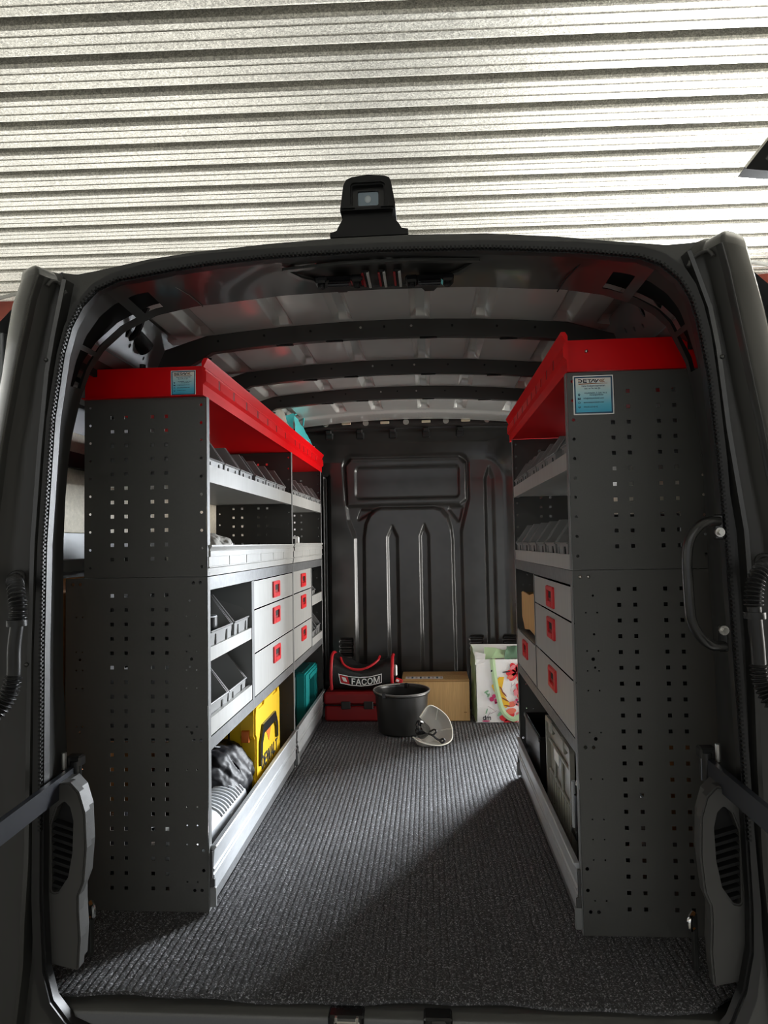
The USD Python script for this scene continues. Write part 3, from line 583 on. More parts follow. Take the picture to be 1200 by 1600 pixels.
# ============================================================ racking
FX = .466                        # the racking fronts stand this far either side of the centre line
UD, LD = .334, .385              # depth of the upper and of the lower half
def perf_panel(sd, y, z0, zs, z1, lower_left_holes=True, t=.0015):
    """one end panel = upper and lower sheet with square holes; returns two meshes"""
    X = lambda d: sd*(FX+d)
    cols = (.109, .147, .219, .257)
    up = sg.box(min(X(.001), X(UD)), zs+.0006, max(X(.001), X(UD)), z1)
    lo = sg.box(min(X(.001), X(LD)), z0, max(X(.001), X(LD)), zs-.0006)
    sq = lambda d, z, s=.0048: sg.box(X(d)-s, z-s, X(d)+s, z+s)
    hs = [sq(d, z1-.050-.038*k) for k in range(11) for d in cols]
    hs += [disc(X(d), z1-.022-.0478*k, r, 8) for k in range(10) for d, r in ((.014, .0042), (UD-.016, .0036))]
    up = up.difference(unary_union(hs))
    hs = [sq(d, zs-.047-.0378*k) for k in range(21) for d in cols]
    hs += [disc(X(d), z, .0045, 8) for d, z in ((.018, zs-.016), (.037, zs-.016), (.018, zs-.425), (.037, zs-.425), (.018, .055), (.037, .055), (.013, .105), (.013, .155), (LD-.02, zs-.016), (LD-.04, zs-.016))]
    for dz in (.062, .155, .235): hs.append(disc(X(.047), zs-dz, .0030, 8))
    for dz in (.103, .195, .243, .29, .39, .50, .595, .642, .69, .785):
        hs += [disc(X(d), zs-dz, .0022, 6) for d in (.029, .056, LD-.030, LD-.047)]
    for dz in (.215, .405): hs += [disc(X(.043), zs-dz, .0046, 8), disc(X(LD-.040), zs-dz, .0036, 8)]
    lo = lo.difference(unary_union(hs))
    return plate_y(up, y, y+t), plate_y(lo, y, y+t)
def rail_profile(sd, lean=.012):
    """aluminium drop-down flap, (x, z) profile with its ridges"""
    X = lambda d: sd*(FX-d)
    p = [(-.006, .036), (.004, .036), (.006, .040), (.006, .078), (.0095, .080), (.0095, .086), (.0065, .088), (.0065, .094), (.010, .096), (.010, .101), (.007, .104), (.010, .150), (.016, .158), (.014, .161), (.002, .161), (.001, .152), (-.004, .10)]
    return sg.Polygon([(X(d), z) for d, z in p])
def lip_profile(sd, z0, z1, ext_=.0):
    X = lambda d: sd*(FX+d)
    return sg.Polygon([(X(.0), z0), (X(.0), z1), (X(.012), z1), (X(.012), z1-.0015), (X(.0018), z1-.0015), (X(.0018), z0+.002), (X(.02), z0+.002), (X(.02), z0)])
def bx(sd, d0, d1, y0, y1, z0, z1, b=.0012): return box(sd*(FX+d0), sd*(FX+d1), y0, y1, z0, z1, b)
def drawer(unit, sd, y0, y1, z0, z1, dep=.33):
    g = .0022
    d = part(unit, 'drawer', [bx(sd, .000, .0016, y0+g, y1-g, z0+g, z1-g, .0006), bx(sd, .0016, .012, y0+g, y0+g+.0012, z0+g, z1-g, 0), bx(sd, .0016, .012, y1-g-.0012, y1-g, z0+g, z1-g, 0)], 'drawer_white')
    part(d, 'drawer_box', [bx(sd, .006, dep, y0+.012, y0+.0132, z0+.012, z1-.012, 0), bx(sd, .006, dep, y1-.0132, y1-.012, z0+.012, z1-.012, 0), bx(sd, .006, dep, y0+.012, y1-.012, z0+.010, z0+.0115, 0), bx(sd, dep-.001, dep, y0+.012, y1-.012, z0+.012, z1-.012, 0)], 'grille_dark')  # box sides coloured dark to give the black shade behind the panel holes
    yc = (y0+y1)/2; w, h = .055, .0305; zc = (z1-.018-h) if (z1-z0) < .16 else (z1-.018-h)
    o = rrect(yc-w, yc+w, zc-h, zc+h, .006); i = rrect(yc-.030, yc+.034, zc-.013, zc+.017, .003)
    X = lambda d: sd*(FX-d)
    hd = part(d, 'handle', [plate_x(o.difference(i), X(0), X(.0045)), plate_x(o.buffer(-.002).difference(i.buffer(.0015)), X(.0045), X(.0058))], 'red_plastic', 25, 'red recessed pull')
    part(hd, 'pull_recess', [plate_x(i, X(-.0004), X(.0008))], 'red_recess')
    part(hd, 'shadow_slot', plate_x(rrect(yc-.012, yc+.032, zc-.004, zc+.016, .002), X(.0008), X(.0012)), 'void_black')
    part(hd, 'grip', plate_x(rrect(yc-.026, yc+.026, zc-.026, zc-.016, .002), X(.0058), X(.0068)), 'red_plastic')
    return d
def unit_base(unit, sd, y0, y1, zs, z1, near_panel):
    part(unit, 'base_tray', [bx(sd, .012, LD-.01, y0, y1, .028, .030, 0), bx(sd, .010, .013, y0, y1, .0, .036)], 'beam_grey')
    part(unit, 'plinth', bx(sd, .002, .010, y0, y1, 0., .036), 'beam_grey')
    r = part(unit, 'flap_rail', along_y(rail_profile(sd), y0+.012, y1-.012), 'aluminium', 25, 'aluminium drop-down flap')
    for e in (y0+.006, y1-.006):
        part(r, 'hinge_bracket', box(sd*(FX-.017), sd*(FX+.002), e-.006, e+.006, .010, .060, .002), 'powder_edge')
        part(r, 'end_clip', [box(sd*(FX-.013), sd*(FX+.002), e-.005, e+.005, .060, .082, .002), box(sd*(FX-.008), sd*(FX+.002), e-.004, e+.004, .082, .150, .001)], 'alu_slot')
def end(unit, sd, y, zs, z1, first):
    up, lo = perf_panel(sd, y, .0, zs, z1)
    part(unit, 'upper_panel', up, 'powder_dark', False); part(unit, 'lower_panel', lo, 'powder_dark', False)
    a, b = (y, y+.022) if first else (y-.016, y+.006)
    part(unit, 'post', [bx(sd, -.0015, .0002, a, b, zs+.001, z1, .0004), bx(sd, -.0015, .0002, a, b, .0, zs-.001, .0004)], 'powder_edge')
def shelf(unit, sd, y0, y1, z, ztop, dep, mname='shelf_white'):
    s = part(unit, 'shelf', [bx(sd, .002, dep, y0, y1, z, z+.0015, 0), bx(sd, dep-.0015, dep, y0, y1, z, z+.03, 0)], mname)
    part(s, 'shelf_lip', along_y(lip_profile(sd, z-.004, ztop), y0, y1), mname)
def slot_tray(unit, sd, y0, y1, z0, ztop, pitch):
    t = part(unit, 'slotted_tray', [bx(sd, .002, UD-.002, y0, y1, z0+.004, z0+.0055, 0)], 'shelf_white')
    X = lambda d: sd*(FX-d)
    h = ztop-z0
    pr = lambda a, b: (X(a), z0+h*b)
    top = sg.Polygon([pr(-.002, .62), pr(.006, .62), pr(.006, .80), pr(.003, .83), pr(.009, .95), pr(.009, 1.0), pr(-.006, 1.0), pr(-.006, .96), pr(-.002, .9)])
    low = sg.Polygon([pr(-.002, 0), pr(.001, 0), pr(.002, .24), pr(.006, .27), pr(.006, .30), pr(-.002, .30)])
    fr = part(t, 'tray_front', [along_y(top, y0+.012, y1-.004), along_y(low, y0+.004, y1-.004)], 'shelf_white', 25)
    n = max(1, int(round((y1-y0)/pitch))); ed = np.linspace(y0+.004, y1-.004, n+1)
    for k in range(n):
        a, b = ed[k]+(.0025 if k else 0), ed[k+1]-.0025
        part(t, 'label_strip', box(X(-.002), X(.0035), a, b, z0+h*.30, z0+h*.62, .0006), 'shelf_white')
    part(t, 'strip_backing', box(X(-.004), X(-.002), y0+.004, y1-.004, z0+h*.28, z0+h*.64), 'alu_slot')
ZS, ZT = .861, 1.340
Ya, Yb, Yc = 1.718, 2.825, 3.600
def beams(u, sd, y0, y1, zs, zl):
    part(u, 'cross_beam', [bx(sd, .000, .002, y0, y1, zs-.037, zs-.001, .0005), bx(sd, .002, LD, y0, y1, zs-.004, zs-.002, 0)], 'beam_grey')
    part(u, 'cross_beam', [bx(sd, .000, .002, y0, y1, zl, zl+.034, .0005), bx(sd, .002, LD, y0, y1, zl+.030, zl+.032, 0)], 'beam_grey')
# left unit nearest the doors
lu = thing('shelving_unit', 'tall dark perforated shelving unit on the left, nearest the open doors, with three white drawers', 'shelving unit', (0, 0, 0))
end(lu, -1, Ya, ZS, ZT, True); end(lu, -1, Yb, ZS, ZT, False)
y0, y1 = Ya+.0015, Yb-.0005
unit_base(lu, -1, y0+.003, y1, ZS, ZT, True)
shelf(lu, -1, y0, y1, 1.117, 1.160, UD); slot_tray(lu, -1, y0, y1, ZS+.001, .944, .182); beams(lu, -1, y0, y1, ZS, .403)
part(lu, 'divider', [bx(-1, -.001, .30, 2.158, 2.160, .437, ZS-.038, 0), bx(-1, -.0015, .0005, 2.154, 2.184, .437, ZS-.038, .0004)], 'powder_edge')
shelf(lu, -1, y0, 2.156, .640, .672, .33); shelf(lu, -1, y0, 2.156, .445, .487, .33)
part(lu, 'inner_panel', bx(-1, .30, .302, y0, 2.17, .44, ZS-.04, 0), 'powder_dark')
for a, b in ((.726, .823), (.581, .726), (.438, .581)): drawer(lu, -1, 2.186, Yb-.003, a, b)
# left unit by the partition
lf = thing('shelving_unit', 'shorter dark shelving unit on the left, at the partition end, with three white drawers', 'shelving unit')
end(lf, -1, Yc, ZS, ZT, False)
y0, y1 = Yb+.0085, Yc-.001
unit_base(lf, -1, y0, y1, ZS, ZT, False)
shelf(lf, -1, y0, y1, 1.117, 1.160, UD); slot_tray(lf, -1, y0, y1, ZS+.001, .947, .182); beams(lf, -1, y0, y1, ZS, .403)
part(lf, 'divider', [bx(-1, -.001, .30, 3.272, 3.274, .437, ZS-.038, 0), bx(-1, -.0015, .0005, 3.267, 3.279, .437, ZS-.038, .0004)], 'powder_edge')
shelf(lf, -1, 3.276, y1, .640, .684, .33); shelf(lf, -1, 3.276, y1, .440, .474, .33)
part(lf, 'inner_panel', bx(-1, .30, .302, 3.27, y1, .44, ZS-.04, 0), 'powder_dark')
for a, b in ((.727, .826), (.581, .727), (.438, .581)): drawer(lf, -1, 2.838, 3.264, a, b)
# right unit
RS, RT, Rd, Re = .866, 1.353, 1.650, 2.720
ru = thing('shelving_unit', 'tall dark perforated shelving unit on the right side with four drawers', 'shelving unit')
end(ru, 1, Rd, RS, RT, True); end(ru, 1, Re, RS, RT, False)
y0, y1 = Rd+.0015, Re-.0005
unit_base(ru, 1, y0+.003, y1, RS, RT, True)
shelf(ru, 1, y0, y1, 1.119, 1.158, UD, 'shelf_white'); shelf(ru, 1, y0, y1, RS+.004, .904, UD, 'shelf_white'); beams(ru, 1, y0, y1, RS, .418)
part(ru, 'divider', [bx(1, .0005, .30, 2.250, 2.252, .452, RS-.038, 0), bx(1, -.0015, .0005, 2.246, 2.256, .452, RS-.038, .0004)], 'powder_edge')
for a, b in ((.736, .826), (.593, .736), (.453, .593)): drawer(ru, 1, Rd+.008, 2.244, a, b)
drawer(ru, 1, 2.258, Re-.004, .453, .590)
part(ru, 'drawer_roof', bx(1, .002, .32, 2.258, Re-.004, .589, .591, 0), 'beam_grey')
part(ru, 'inner_panel', bx(1, .34, .342, 2.252, Re-.002, .59, RS-.04, 0), 'powder_dark')
for zz in (RS-.016,):
    for d in (.018, .037): part(ru, 'screw', moved(trimesh.creation.icosphere(1, .0048), (FX+d, Rd-.001, zz), s=None), 'steel_bolt')

# --- red trays on top
def red_tray(sd, y0, y1, z0, z1, label, slots):
    t = thing('red_roof_tray', label, 'tray')
    X = lambda d: sd*(FX+d)
    part(t, 'tray_floor', bx(sd, .0, UD, y0+.01, y1, z0, z0+.002, 0), 'red_paint')
    part(t, 'end_wall', [bx(sd, .001, UD-.006, y0+.018, y0+.020, z0, z1-.004, .0006)], 'red_paint')
    part(t, 'far_wall', [bx(sd, .012, UD-.006, y1-.006, y1-.004, z0, z1-.004, .0006)], 'red_paint')
    part(t, 'rear_wall', bx(sd, UD-.008, UD-.006, y0+.02, y1-.004, z0, z1-.006, 0), 'red_paint')
    h = z1+.012-z0; q = lambda d, f: (X(-d), z0+h*f)
    pr = [q(-.002, -.02), q(.001, -.02), q(.002, .28), q(.008, .34), q(.010, .36), q(.010, .62), q(.007, .66), q(.009, .70), q(.003, .76), q(.012, .93), q(.014, 1.0), q(.004, 1.0), q(-.002, .9)]
    body = along_y(sg.Polygon(pr), y0, y1)
    part(t, 'tray_front', body, 'red_paint', 20, 'ridged lip of the tray')
    for k, yk in enumerate(slots):
        part(t, 'slot', box(X(-.0085), X(-.0103), yk-.006, yk+.006, z0+h*.36, z0+h*.62), 'red_recess')
        part(t, 'slot_flap', box(X(-.009), X(-.0112), yk+.006, yk+.030, z0+h*.37, z0+h*.61, .0008), 'red_paint')
    return t
rl = red_tray(-1, 1.690, 3.640, 1.340, 1.424, 'long red tray on top of both left shelving units', [1.80, 1.94, 2.08, 2.22, 2.36, 2.50, 2.66, 2.86, 2.96, 3.06, 3.16, 3.28, 3.40])
rr = red_tray(1, 1.632, 2.790, 1.354, 1.438, 'red tray on top of the right shelving unit', [1.76, 1.86, 1.95, 2.04, 2.13, 2.22, 2.34, 2.46, 2.56])
part(rl, 'rubber_foot', cyl((-.640, 1.72, 1.420), (-.640, 1.72, 1.432), .008), 'black_plastic')
part(rr, 'screw', moved(trimesh.creation.icosphere(1, .0045), (.516, 1.649, 1.405)), 'steel_bolt')
part(rr, 'screw', moved(trimesh.creation.icosphere(1, .0045), (.742, 1.649, 1.405)), 'red_recess')

# --- printed stickers
def sticker(x0, z0, w, y, label):
    h = w*.995
    t = thing('sticker', label, 'sticker')
    sticker_mat('print_gradient' + str(len(MATS)), z0, z0+h); gm = list(MATS)[-1]
    part(t, 'sheet', plate_y(rrect(x0, x0+w, z0, z0+h, w*.02), y-.0006, y), 'label_white')
    part(t, 'border', plate_y(rrect(x0+w*.03, x0+w*.97, z0+h*.03, z0+h*.97, w*.015).difference(sg.box(x0+w*.065, z0+h*.065, x0+w*.935, z0+h*.935)), y-.0009, y-.0006), 'ink_navy')
    part(t, 'printed_ground', plate_y(sg.box(x0+w*.065, z0+h*.065, x0+w*.935, z0+h*.935), y-.0008, y-.0006), gm)
    T = lambda s, u, v, hh, ww, m, nm='lettering', b=False: part(t, nm, text_on(s, hh*h*1.15, (x0+u*w, y-.0008, z0+v*h), (1, 0, 0), (0, 0, 1), .0003, True, ww*w), m, False)
    # logo: D E T A Y and chevrons, underlined
    P = lambda pts: affinity.translate(affinity.scale(sg.Polygon(pts), w*.55/5.6, h*.088, origin=(0, 0)), x0+w*.13, z0+h*.815)
    D = sg.Polygon([(0, 0), (.7, 0), (1, .3), (1, .7), (.7, 1), (0, 1), (0, .8), (.62, .8), (.78, .64), (.78, .36), (.62, .2), (0, .2)])
    E_ = unary_union([sg.box(1.25, a, 2.15, a+.2) for a in (0, .4, .8)]+[sg.box(1.2, .1, 1.38, .9)])
    T_ = unary_union([sg.box(2.3, .8, 3.3, 1), sg.box(2.7, 0, 2.92, .85)])
    A_ = sg.Polygon([(3.0, 0), (3.25, 0), (3.75, .72), (4.2, 0), (4.45, 0), (3.85, 1), (3.65, 1)])
    Y_ = sg.Polygon([(4.0, 1), (4.25, 1), (4.6, .5), (4.95, 1), (5.2, 1), (4.55, 0), (4.3, 0), (4.48, .3)])
    tr = lambda g: affinity.translate(affinity.scale(g, w*.52/5.2, h*.088, origin=(0, 0)), x0+w*.13, z0+h*.815)
    part(t, 'logo', plate_y(tr(unary_union([D, E_, T_, A_, Y_])), y-.0012, y-.0008), 'ink_black', False)
    ch = [sg.Polygon([(a, .5), (a+.45, 1), (a+.65, 1), (a+.25, .5), (a+.65, 0), (a+.45, 0)]) for a in (5.15, 5.55, 5.95)]
    part(t, 'logo_accent', plate_y(unary_union([tr(c) for c in ch]+[tr(sg.box(0, .38, .6, .62))]), y-.0012, y-.0008), 'ink_brown', False, 'brown chevrons of the logo')
    part(t, 'logo_rule', plate_y(sg.Polygon([(x0+w*.14, z0+h*.772), (x0+w*.86, z0+h*.785), (x0+w*.84, z0+h*.797), (x0+w*.135, z0+h*.795)]), y-.0012, y-.0008), 'ink_brown', False)
    T('Detay Endüstri Ekipmanları', .21, .715, .030, .58, 'ink_navy'); T('San. ve Tic. Ltd. Şti.', .28, .650, .030, .40, 'ink_navy')
    T('Küçükbalıklı, 3. Sok. No:1', .28, .535, .028, .55, 'ink_navy'); T('Osmangazi/Bursa', .40, .488, .028, .34, 'ink_navy')
    T('info@detayendustri.com', .25, .402, .030, .50, 'ink_navy'); T('www.detayendustri.com', .25, .297, .030, .50, 'ink_navy'); T('00448 123 45 41', .25, .182, .030, .35, 'ink_navy')
    c = lambda v, r=.028: disc(x0+w*.145, z0+h*v, w*r, 12)
    pin_ = unary_union([c(.515).difference(c(.515, .012)), sg.Polygon([(x0+w*.12, z0+h*.51), (x0+w*.17, z0+h*.51), (x0+w*.145, z0+h*.465)])])
    env = sg.box(x0+w*.11, z0+h*.385, x0+w*.18, z0+h*.435).difference(sg.Polygon([(x0+w*.115, z0+h*.431), (x0+w*.175, z0+h*.431), (x0+w*.145, z0+h*.405)]).buffer(-w*.004))
    part(t, 'pictogram', plate_y(unary_union([pin_, env, c(.31).difference(c(.31, .016)), c(.197).difference(c(.205, .014))]), y-.0012, y-.0008), 'ink_navy', False)
sticker(-.558, 1.342, .068, 1.7085, 'small blue and cream company sticker on the end of the left red tray')
sticker(.481, 1.247, .098, 1.650, 'larger blue and cream company sticker on the right perforated panel, below the red tray')

# ============================================================ plastic bins
def make_bin(name, label, loc, rotz, w, d, h1, h2, group, slope=.045, scale=None):
    t = thing(name, label, 'storage bin', loc, rotz, group, scale)
    hw = w/2; th = .003
    def side(s):
        p = sg.Polygon([(0, .0), (-d, .0), (-d, h2), (-slope, h2), (.004, h1), (.004, h1-.004)])
        m = plate_y(p, 0, th); v = m.vertices; f = v[:, 2]/h2; v[:, 1] = s*(hw-.010+.009*f-(th-v[:, 1]))
        return m if s > 0 else m
    part(t, 'side_wall', side(1), 'bin_grey', 20); part(t, 'side_wall', side(-1), 'bin_grey', 20)
    fr = quads([(0, -hw+.010, 0), (0, hw-.010, 0), (.004, hw-.004, h1), (.004, -hw+.004, h1), (-.003, -hw+.010, 0), (-.003, hw-.010, 0), (0, hw-.004, h1), (0, -hw+.004, h1)], [(0, 1, 2, 3), (5, 4, 7, 6), (3, 2, 6, 7), (0, 3, 7, 4), (1, 5, 6, 2)])
    f = part(t, 'front', fr, 'bin_grey', False)
    z0, z1 = h1*.22, h1*.86
    part(f, 'label_holder', [box(.001, .0065, -hw*.55, -hw*.55+.003, z0, z1), box(.001, .0065, hw*.42, hw*.42+.003, z0, z1), box(.001, .0065, -hw*.55, hw*.45, z0, z0+.004)], 'bin_grey')
    part(f, 'label_gap', box(.0012, .0048, hw*.47, hw*.53, z0, z1), 'void_black')
    part(t, 'bottom', box(-d, 0, -hw+.010, hw-.010, 0, .003), 'bin_grey')
    part(t, 'back', box(-d, -d+.003, -hw+.004, hw-.004, 0, h2), 'bin_grey')
    rim = [(.004, -hw+.0015, h1), (-slope, -hw+.0005, h2), (-d+.01, -hw+.0005, h2), (-d, -hw+.008, h2), (-d, hw-.008, h2), (-d+.01, hw-.0005, h2), (-slope, hw-.0005, h2), (.004, hw-.0015, h1)]
    part(t, 'rim', tube(rim, .0026, 6), 'bin_grey', 50)
    part(t, 'front_rim', tube([(.005, -hw+.002, h1), (.005, hw-.002, h1)], .0028, 6), 'bin_grey', 50)
    return t
SB = dict(w=.156, d=.275, h1=.060, h2=.128)
ordn = ['first', 'second', 'third', 'fourth', 'fifth', 'sixth', 'seventh', 'eighth']
proto_small = None
def small(loc, rotz, label, group, sc=(1, 1, 1)):
    global proto_small
    if proto_small is None:
        proto_small = make_bin('small_parts_bin', label, loc, rotz, SB['w'], SB['d'], SB['h1'], SB['h2'], group, .042); return proto_small
    return copy_of(proto_small, 'small_parts_bin', label, loc, rotz, group, None if sc == (1, 1, 1) else sc)
g = 'grey bins on the left top shelf nearest the doors'
for k, y in enumerate((1.801, 1.962, 2.122, 2.305, 2.465, 2.630)):
    small((-FX-.008, y, 1.1188), 0 if k == 0 else nrnd.uniform(-1.2, 1.2), f'small grey bin on the left top shelf, {ordn[k]} from the doors', g)
g = 'grey bins on the left top shelf by the partition'
for k, y in enumerate((2.915, 3.068, 3.220, 3.372, 3.520)):
    small((-FX-.008, y, 1.1188), nrnd.uniform(-1, 1), f'small grey bin on the left top shelf by the partition, {ordn[k]} beyond the middle post', g, (1, .95, 1))
g = 'grey bins on the right middle shelf'
for k, y in enumerate((1.792, 1.960, 2.127, 2.294, 2.460, 2.626)):
    small((FX+.009, y, .8720), 180+nrnd.uniform(-.8, .8), f'grey bin on the right middle shelf, {ordn[k]} from the doors', g, (1, 1.0, 1.0))
g = 'grey bins on the right top shelf'
for k, (y, s) in enumerate(((1.712, .55), (1.925, 1.0), (2.090, .95), (2.260, 1.0), (2.425, .55), (2.535, .62), (2.645, .66))):
    small((FX+.009, y, 1.1208), 180+nrnd.uniform(-1, 1), f'grey bin on the right top shelf, {ordn[k]} from the doors', g, (1, s, 1))
g = 'large grey bins on the left low shelves'
big = make_bin('large_parts_bin', 'large grey bin on the upper low shelf at left, by the near panel', (-FX-.010, 1.858, .6418), 0, .200, .27, .068, .150, g, .060)
copy_of(big, 'large_parts_bin', 'large grey bin on the upper low shelf at left, against the drawers', (-FX-.012, 2.072, .6418), 1.0, g, (1, .93, 1))
copy_of(big, 'large_parts_bin', 'large grey bin on the bottom low shelf at left, by the near panel', (-FX-.016, 1.828, .4468), -1.0, g)
copy_of(big, 'large_parts_bin', 'large grey bin on the bottom low shelf at left, nearer the drawers', (-FX-.016, 2.030, .4468), 1.0, g)
copy_of(big, 'large_parts_bin', 'single grey bin on the upper low shelf beyond the far left drawers', (-FX-.020, 3.40, .6418), 2, g, (1, .85, .9))
copy_of(big, 'large_parts_bin', 'grey bin on the bottom low shelf beyond the far left drawers, next to the drawers', (-FX-.014, 3.365, .4418), 0, g, (1, .72, .85))
copy_of(big, 'large_parts_bin', 'grey bin on the bottom low shelf beyond the far left drawers, by the partition', (-FX-.014, 3.520, .4418), 2, g, (1, .72, 1.05))
# coil of clear tubing standing in the near upper bin
part_t = thing('tape_roll', 'roll of tape standing in the large grey bin by the near panel', 'tape', (-.535, 1.885, .648))
part(part_t, 'core', tube([(.036*math.cos(a), .040*math.sin(a), .090) for a in np.linspace(0, 6.2832, 40)], .0035, 6), 'grey_tube')
part(part_t, 'wound_tape', lathe([(.037, 0), (.041, 0), (.041, .09), (.037, .09), (.037, 0)], 32), 'black_satin')
# ============================================================ things on the left racking
def crumpled(m, amp, sc, seed, zmin=None):
    v = m.vertices.copy(); n = m.vertex_normals; d = meshkit.fbm(v*sc, 4, seed)-.5
    v = v+n*(d*2*amp)[:, None]
    if zmin is not None: v[:, 2] = np.maximum(v[:, 2], zmin)
    m = m.copy(); m.vertices = v; return m
def blob(sx, sy, sz, amp, sc, seed, sub=4, flat=True):
    m = trimesh.creation.icosphere(sub, 1.); m.apply_scale([sx, sy, sz]); m = crumpled(m, amp, sc, seed)
    if flat:
        v = m.vertices; v[:, 2] = np.where(v[:, 2] < -sz*.55, -sz*.55, v[:, 2])+sz*.55
    return m
# upright plastic case, yellow front, standing on edge in the lower left tray
yc = thing('tool_case', 'yellow tool case with black handle standing on edge in the lower left tray', 'tool case')
Y0, Y1, Z0, Z1 = 2.262, 2.640, .032, .390
X0 = -.486
front = sg.Polygon([(Y0, Z0), (Y1, Z0), (Y1, Z1-.03), (Y1-.012, Z1), (Y1-.045, Z1), (Y1-.053, Z1-.012), (Y1-.115, Z1-.012), (Y1-.123, Z1), (Y0+.123, Z1), (Y0+.115, Z1-.012), (Y0+.053, Z1-.012), (Y0+.045, Z1), (Y0+.012, Z1), (Y0, Z1-.03), (Y0, Z1-.10), (Y0+.014, Z1-.115), (Y0+.014, Z0+.12), (Y0, Z0+.105)])
part(yc, 'front_shell', [plate_x(front, X0-.050, X0-.006), plate_x(front.buffer(-.008), X0-.006, X0)], 'yellow_case', 20)
part(yc, 'rear_shell', [plate_x(sg.box(Y0+.006, Z0, Y1-.006, Z1-.02), X0-.31, X0-.052)], 'yellow_case', 20)
part(yc, 'shell_seam', box(X0-.096, X0-.090, Y0+.003, Y0+.008, Z0, Z1-.02), 'black_text')
part(yc, 'side_clip', box(X0-.17, X0-.11, Y0-.002, Y0+.008, .20, .27, .004), 'black_plastic')
hd = sg.Polygon([(Y0+.045, .175), (Y0+.050, .255), (Y0+.085, .308), (Y0+.275, .308), (Y0+.310, .255), (Y0+.312, .205), (Y0+.292, .205), (Y0+.288, .245), (Y0+.264, .274), (Y0+.100, .274), (Y0+.074, .245), (Y0+.066, .175)])
part(yc, 'handle', plate_x(hd, X0-.004, X0+.008), 'black_satin', 20, 'black carrying handle')
part(yc, 'latch', [plate_x(rrect(Y1-.004, Y1+.022, .19, .29, .006).difference(rrect(Y1+.002, Y1+.014, .20, .28, .004)), X0-.045, X0-.020), box(X0-.042, X0-.018, Y1-.002, Y1+.018, .20, .235, .003)], 'orange_latch', 20, 'orange side latch')
part(yc, 'latch', [plate_x(rrect(Y0-.010, Y0+.006, .27, .31, .004), X0-.045, X0-.020)], 'orange_latch', 20, 'orange side latch')
part(yc, 'grip_recess', plate_x(sg.Polygon([(Y0+.150, .268), (Y0+.225, .268), (Y0+.190, .222)]), X0-.001, X0+.001), 'orange_latch', 20)
part(yc, 'lettering', text_on('DEWALT', .042, (X0+.0005, Y0+.075, .152), (0, 1, 0), (0, 0, 1), .0012, True, .25), 'black_text', False, 'black capital letters')
# teal case behind, in the far bay
tc = thing('tool_case', 'teal plastic tool case in the lower tray by the partition', 'tool case')
a, b = 3.215, 3.560
o = rrect(a, b, .032, .312, .018); w = rrect(a+.110, b-.060, .12, .262, .012)
part(tc, 'front_shell', [plate_x(o.difference(w), -.535, -.497), plate_x(o.buffer(-.007).difference(w.buffer(.006)), -.497, -.490)], 'teal_case', 20)
part(tc, 'rear_shell', [plate_x(o, -.80, -.537)], 'teal_dark', 20)
part(tc, 'recess_wall', plate_x(w.buffer(.004), -.533, -.530), 'black_plastic')
part(tc, 'handle', [plate_x(rrect(a+.09, b-.04, .270, .292, .008), -.492, -.484)], 'teal_case', 25)
part(tc, 'top_recess', [box(-.60, -.515, a+.05, b-.06, .311, .3135, .001)], 'teal_dark')
part(tc, 'edge_ridge', [box(-.66, -.64, a-.004, a+.004, .06, .22, .002), box(-.56, -.54, a-.004, a+.004, .03, .30, .002)], 'teal_dark')
# black padded jacket, rolled
jk = thing('padded_jacket', 'black padded jacket rolled up in the lower left tray', 'jacket')
def jacket():
    m = trimesh.creation.icosphere(5, 1.); v = m.vertices
    v[:] = np.sign(v)*np.abs(v)**.8; m.apply_scale([.150, .175, .132])
    v = m.vertices; ph = np.arctan2(v[:, 2], v[:, 0]+.0)
    v *= (1+.045*np.abs(np.sin(v[:, 1]*48+1.5*np.sin(ph*2)+v[:, 2]*12))+.02*np.sin(ph*9))[:, None]
    m = crumpled(m, .016, 16, 4); m.apply_translation((-.645, 2.195, .156)); v = m.vertices; v[:, 2] = np.maximum(v[:, 2], .032); return m
part(jk, 'body', jacket(), 'jacket_black', 60)
for k in range(3):
    part(jk, 'drawcord', tube(spline([(-.66, 2.09-.01*k, .300), (-.60, 2.13-.02*k, .296-.006*k), (-.55, 2.19-.03*k, .265), (-.515, 2.22-.03*k, .22), (-.500, 2.23-.04*k, .17)], 8), .0026, 6), 'grey_tube' if k == 0 else 'jacket_black')
# grey ribbed tube lying in front
gt = thing('ribbed_tube', 'light grey ribbed plastic tube lying in the lower left tray, nearest the doors', 'tube')
ax0, ax1 = V([-.560, 1.735, .125]), V([-.545, 2.17, .130])
part(gt, 'body', tube([ax0+(ax1-ax0)*t for t in (0, .9, .95, .985, 1.0)], [.066, .066, .063, .052, .022], 30), 'grey_tube', 40)
d_ = (ax1-ax0)/np.linalg.norm(ax1-ax0)
for k in range(11):
    c = ax0+(ax1-ax0)*(.42+.045*k)
    part(gt, 'rib', tube([c+.0665*(V([math.cos(q), 0, math.sin(q)]))+V([0, .006*math.sin(q*3), 0]) for q in np.linspace(.5, 2.1, 12)], .0048, 6), 'grey_tube')
part(gt, 'end_cap_lug', box(-.530, -.508, 2.125, 2.148, .178, .205, .004), 'grey_tube')
part(gt, 'side_plate', box(-.494, -.486, 1.98, 2.13, .115, .145, .002), 'label_white')
# second dark bag at the near corner
single('black_bag', moved(blob(.10, .075, .12, .02, 18, 9), (-.74, 1.835, .032)), 'jacket_black', 'black bag squeezed behind the grey tube, by the near left panel', 'bag', smooth=60)
single('white_cup', [moved(lathe([(.0, 0), (.032, 0), (.040, .07), (.038, .07), (.031, .003), (0, .003)], 24), (-.62, 1.775, .125), rx=-1.2)], 'hook_white', 'white cup behind the grey ribbed tube', 'cup')
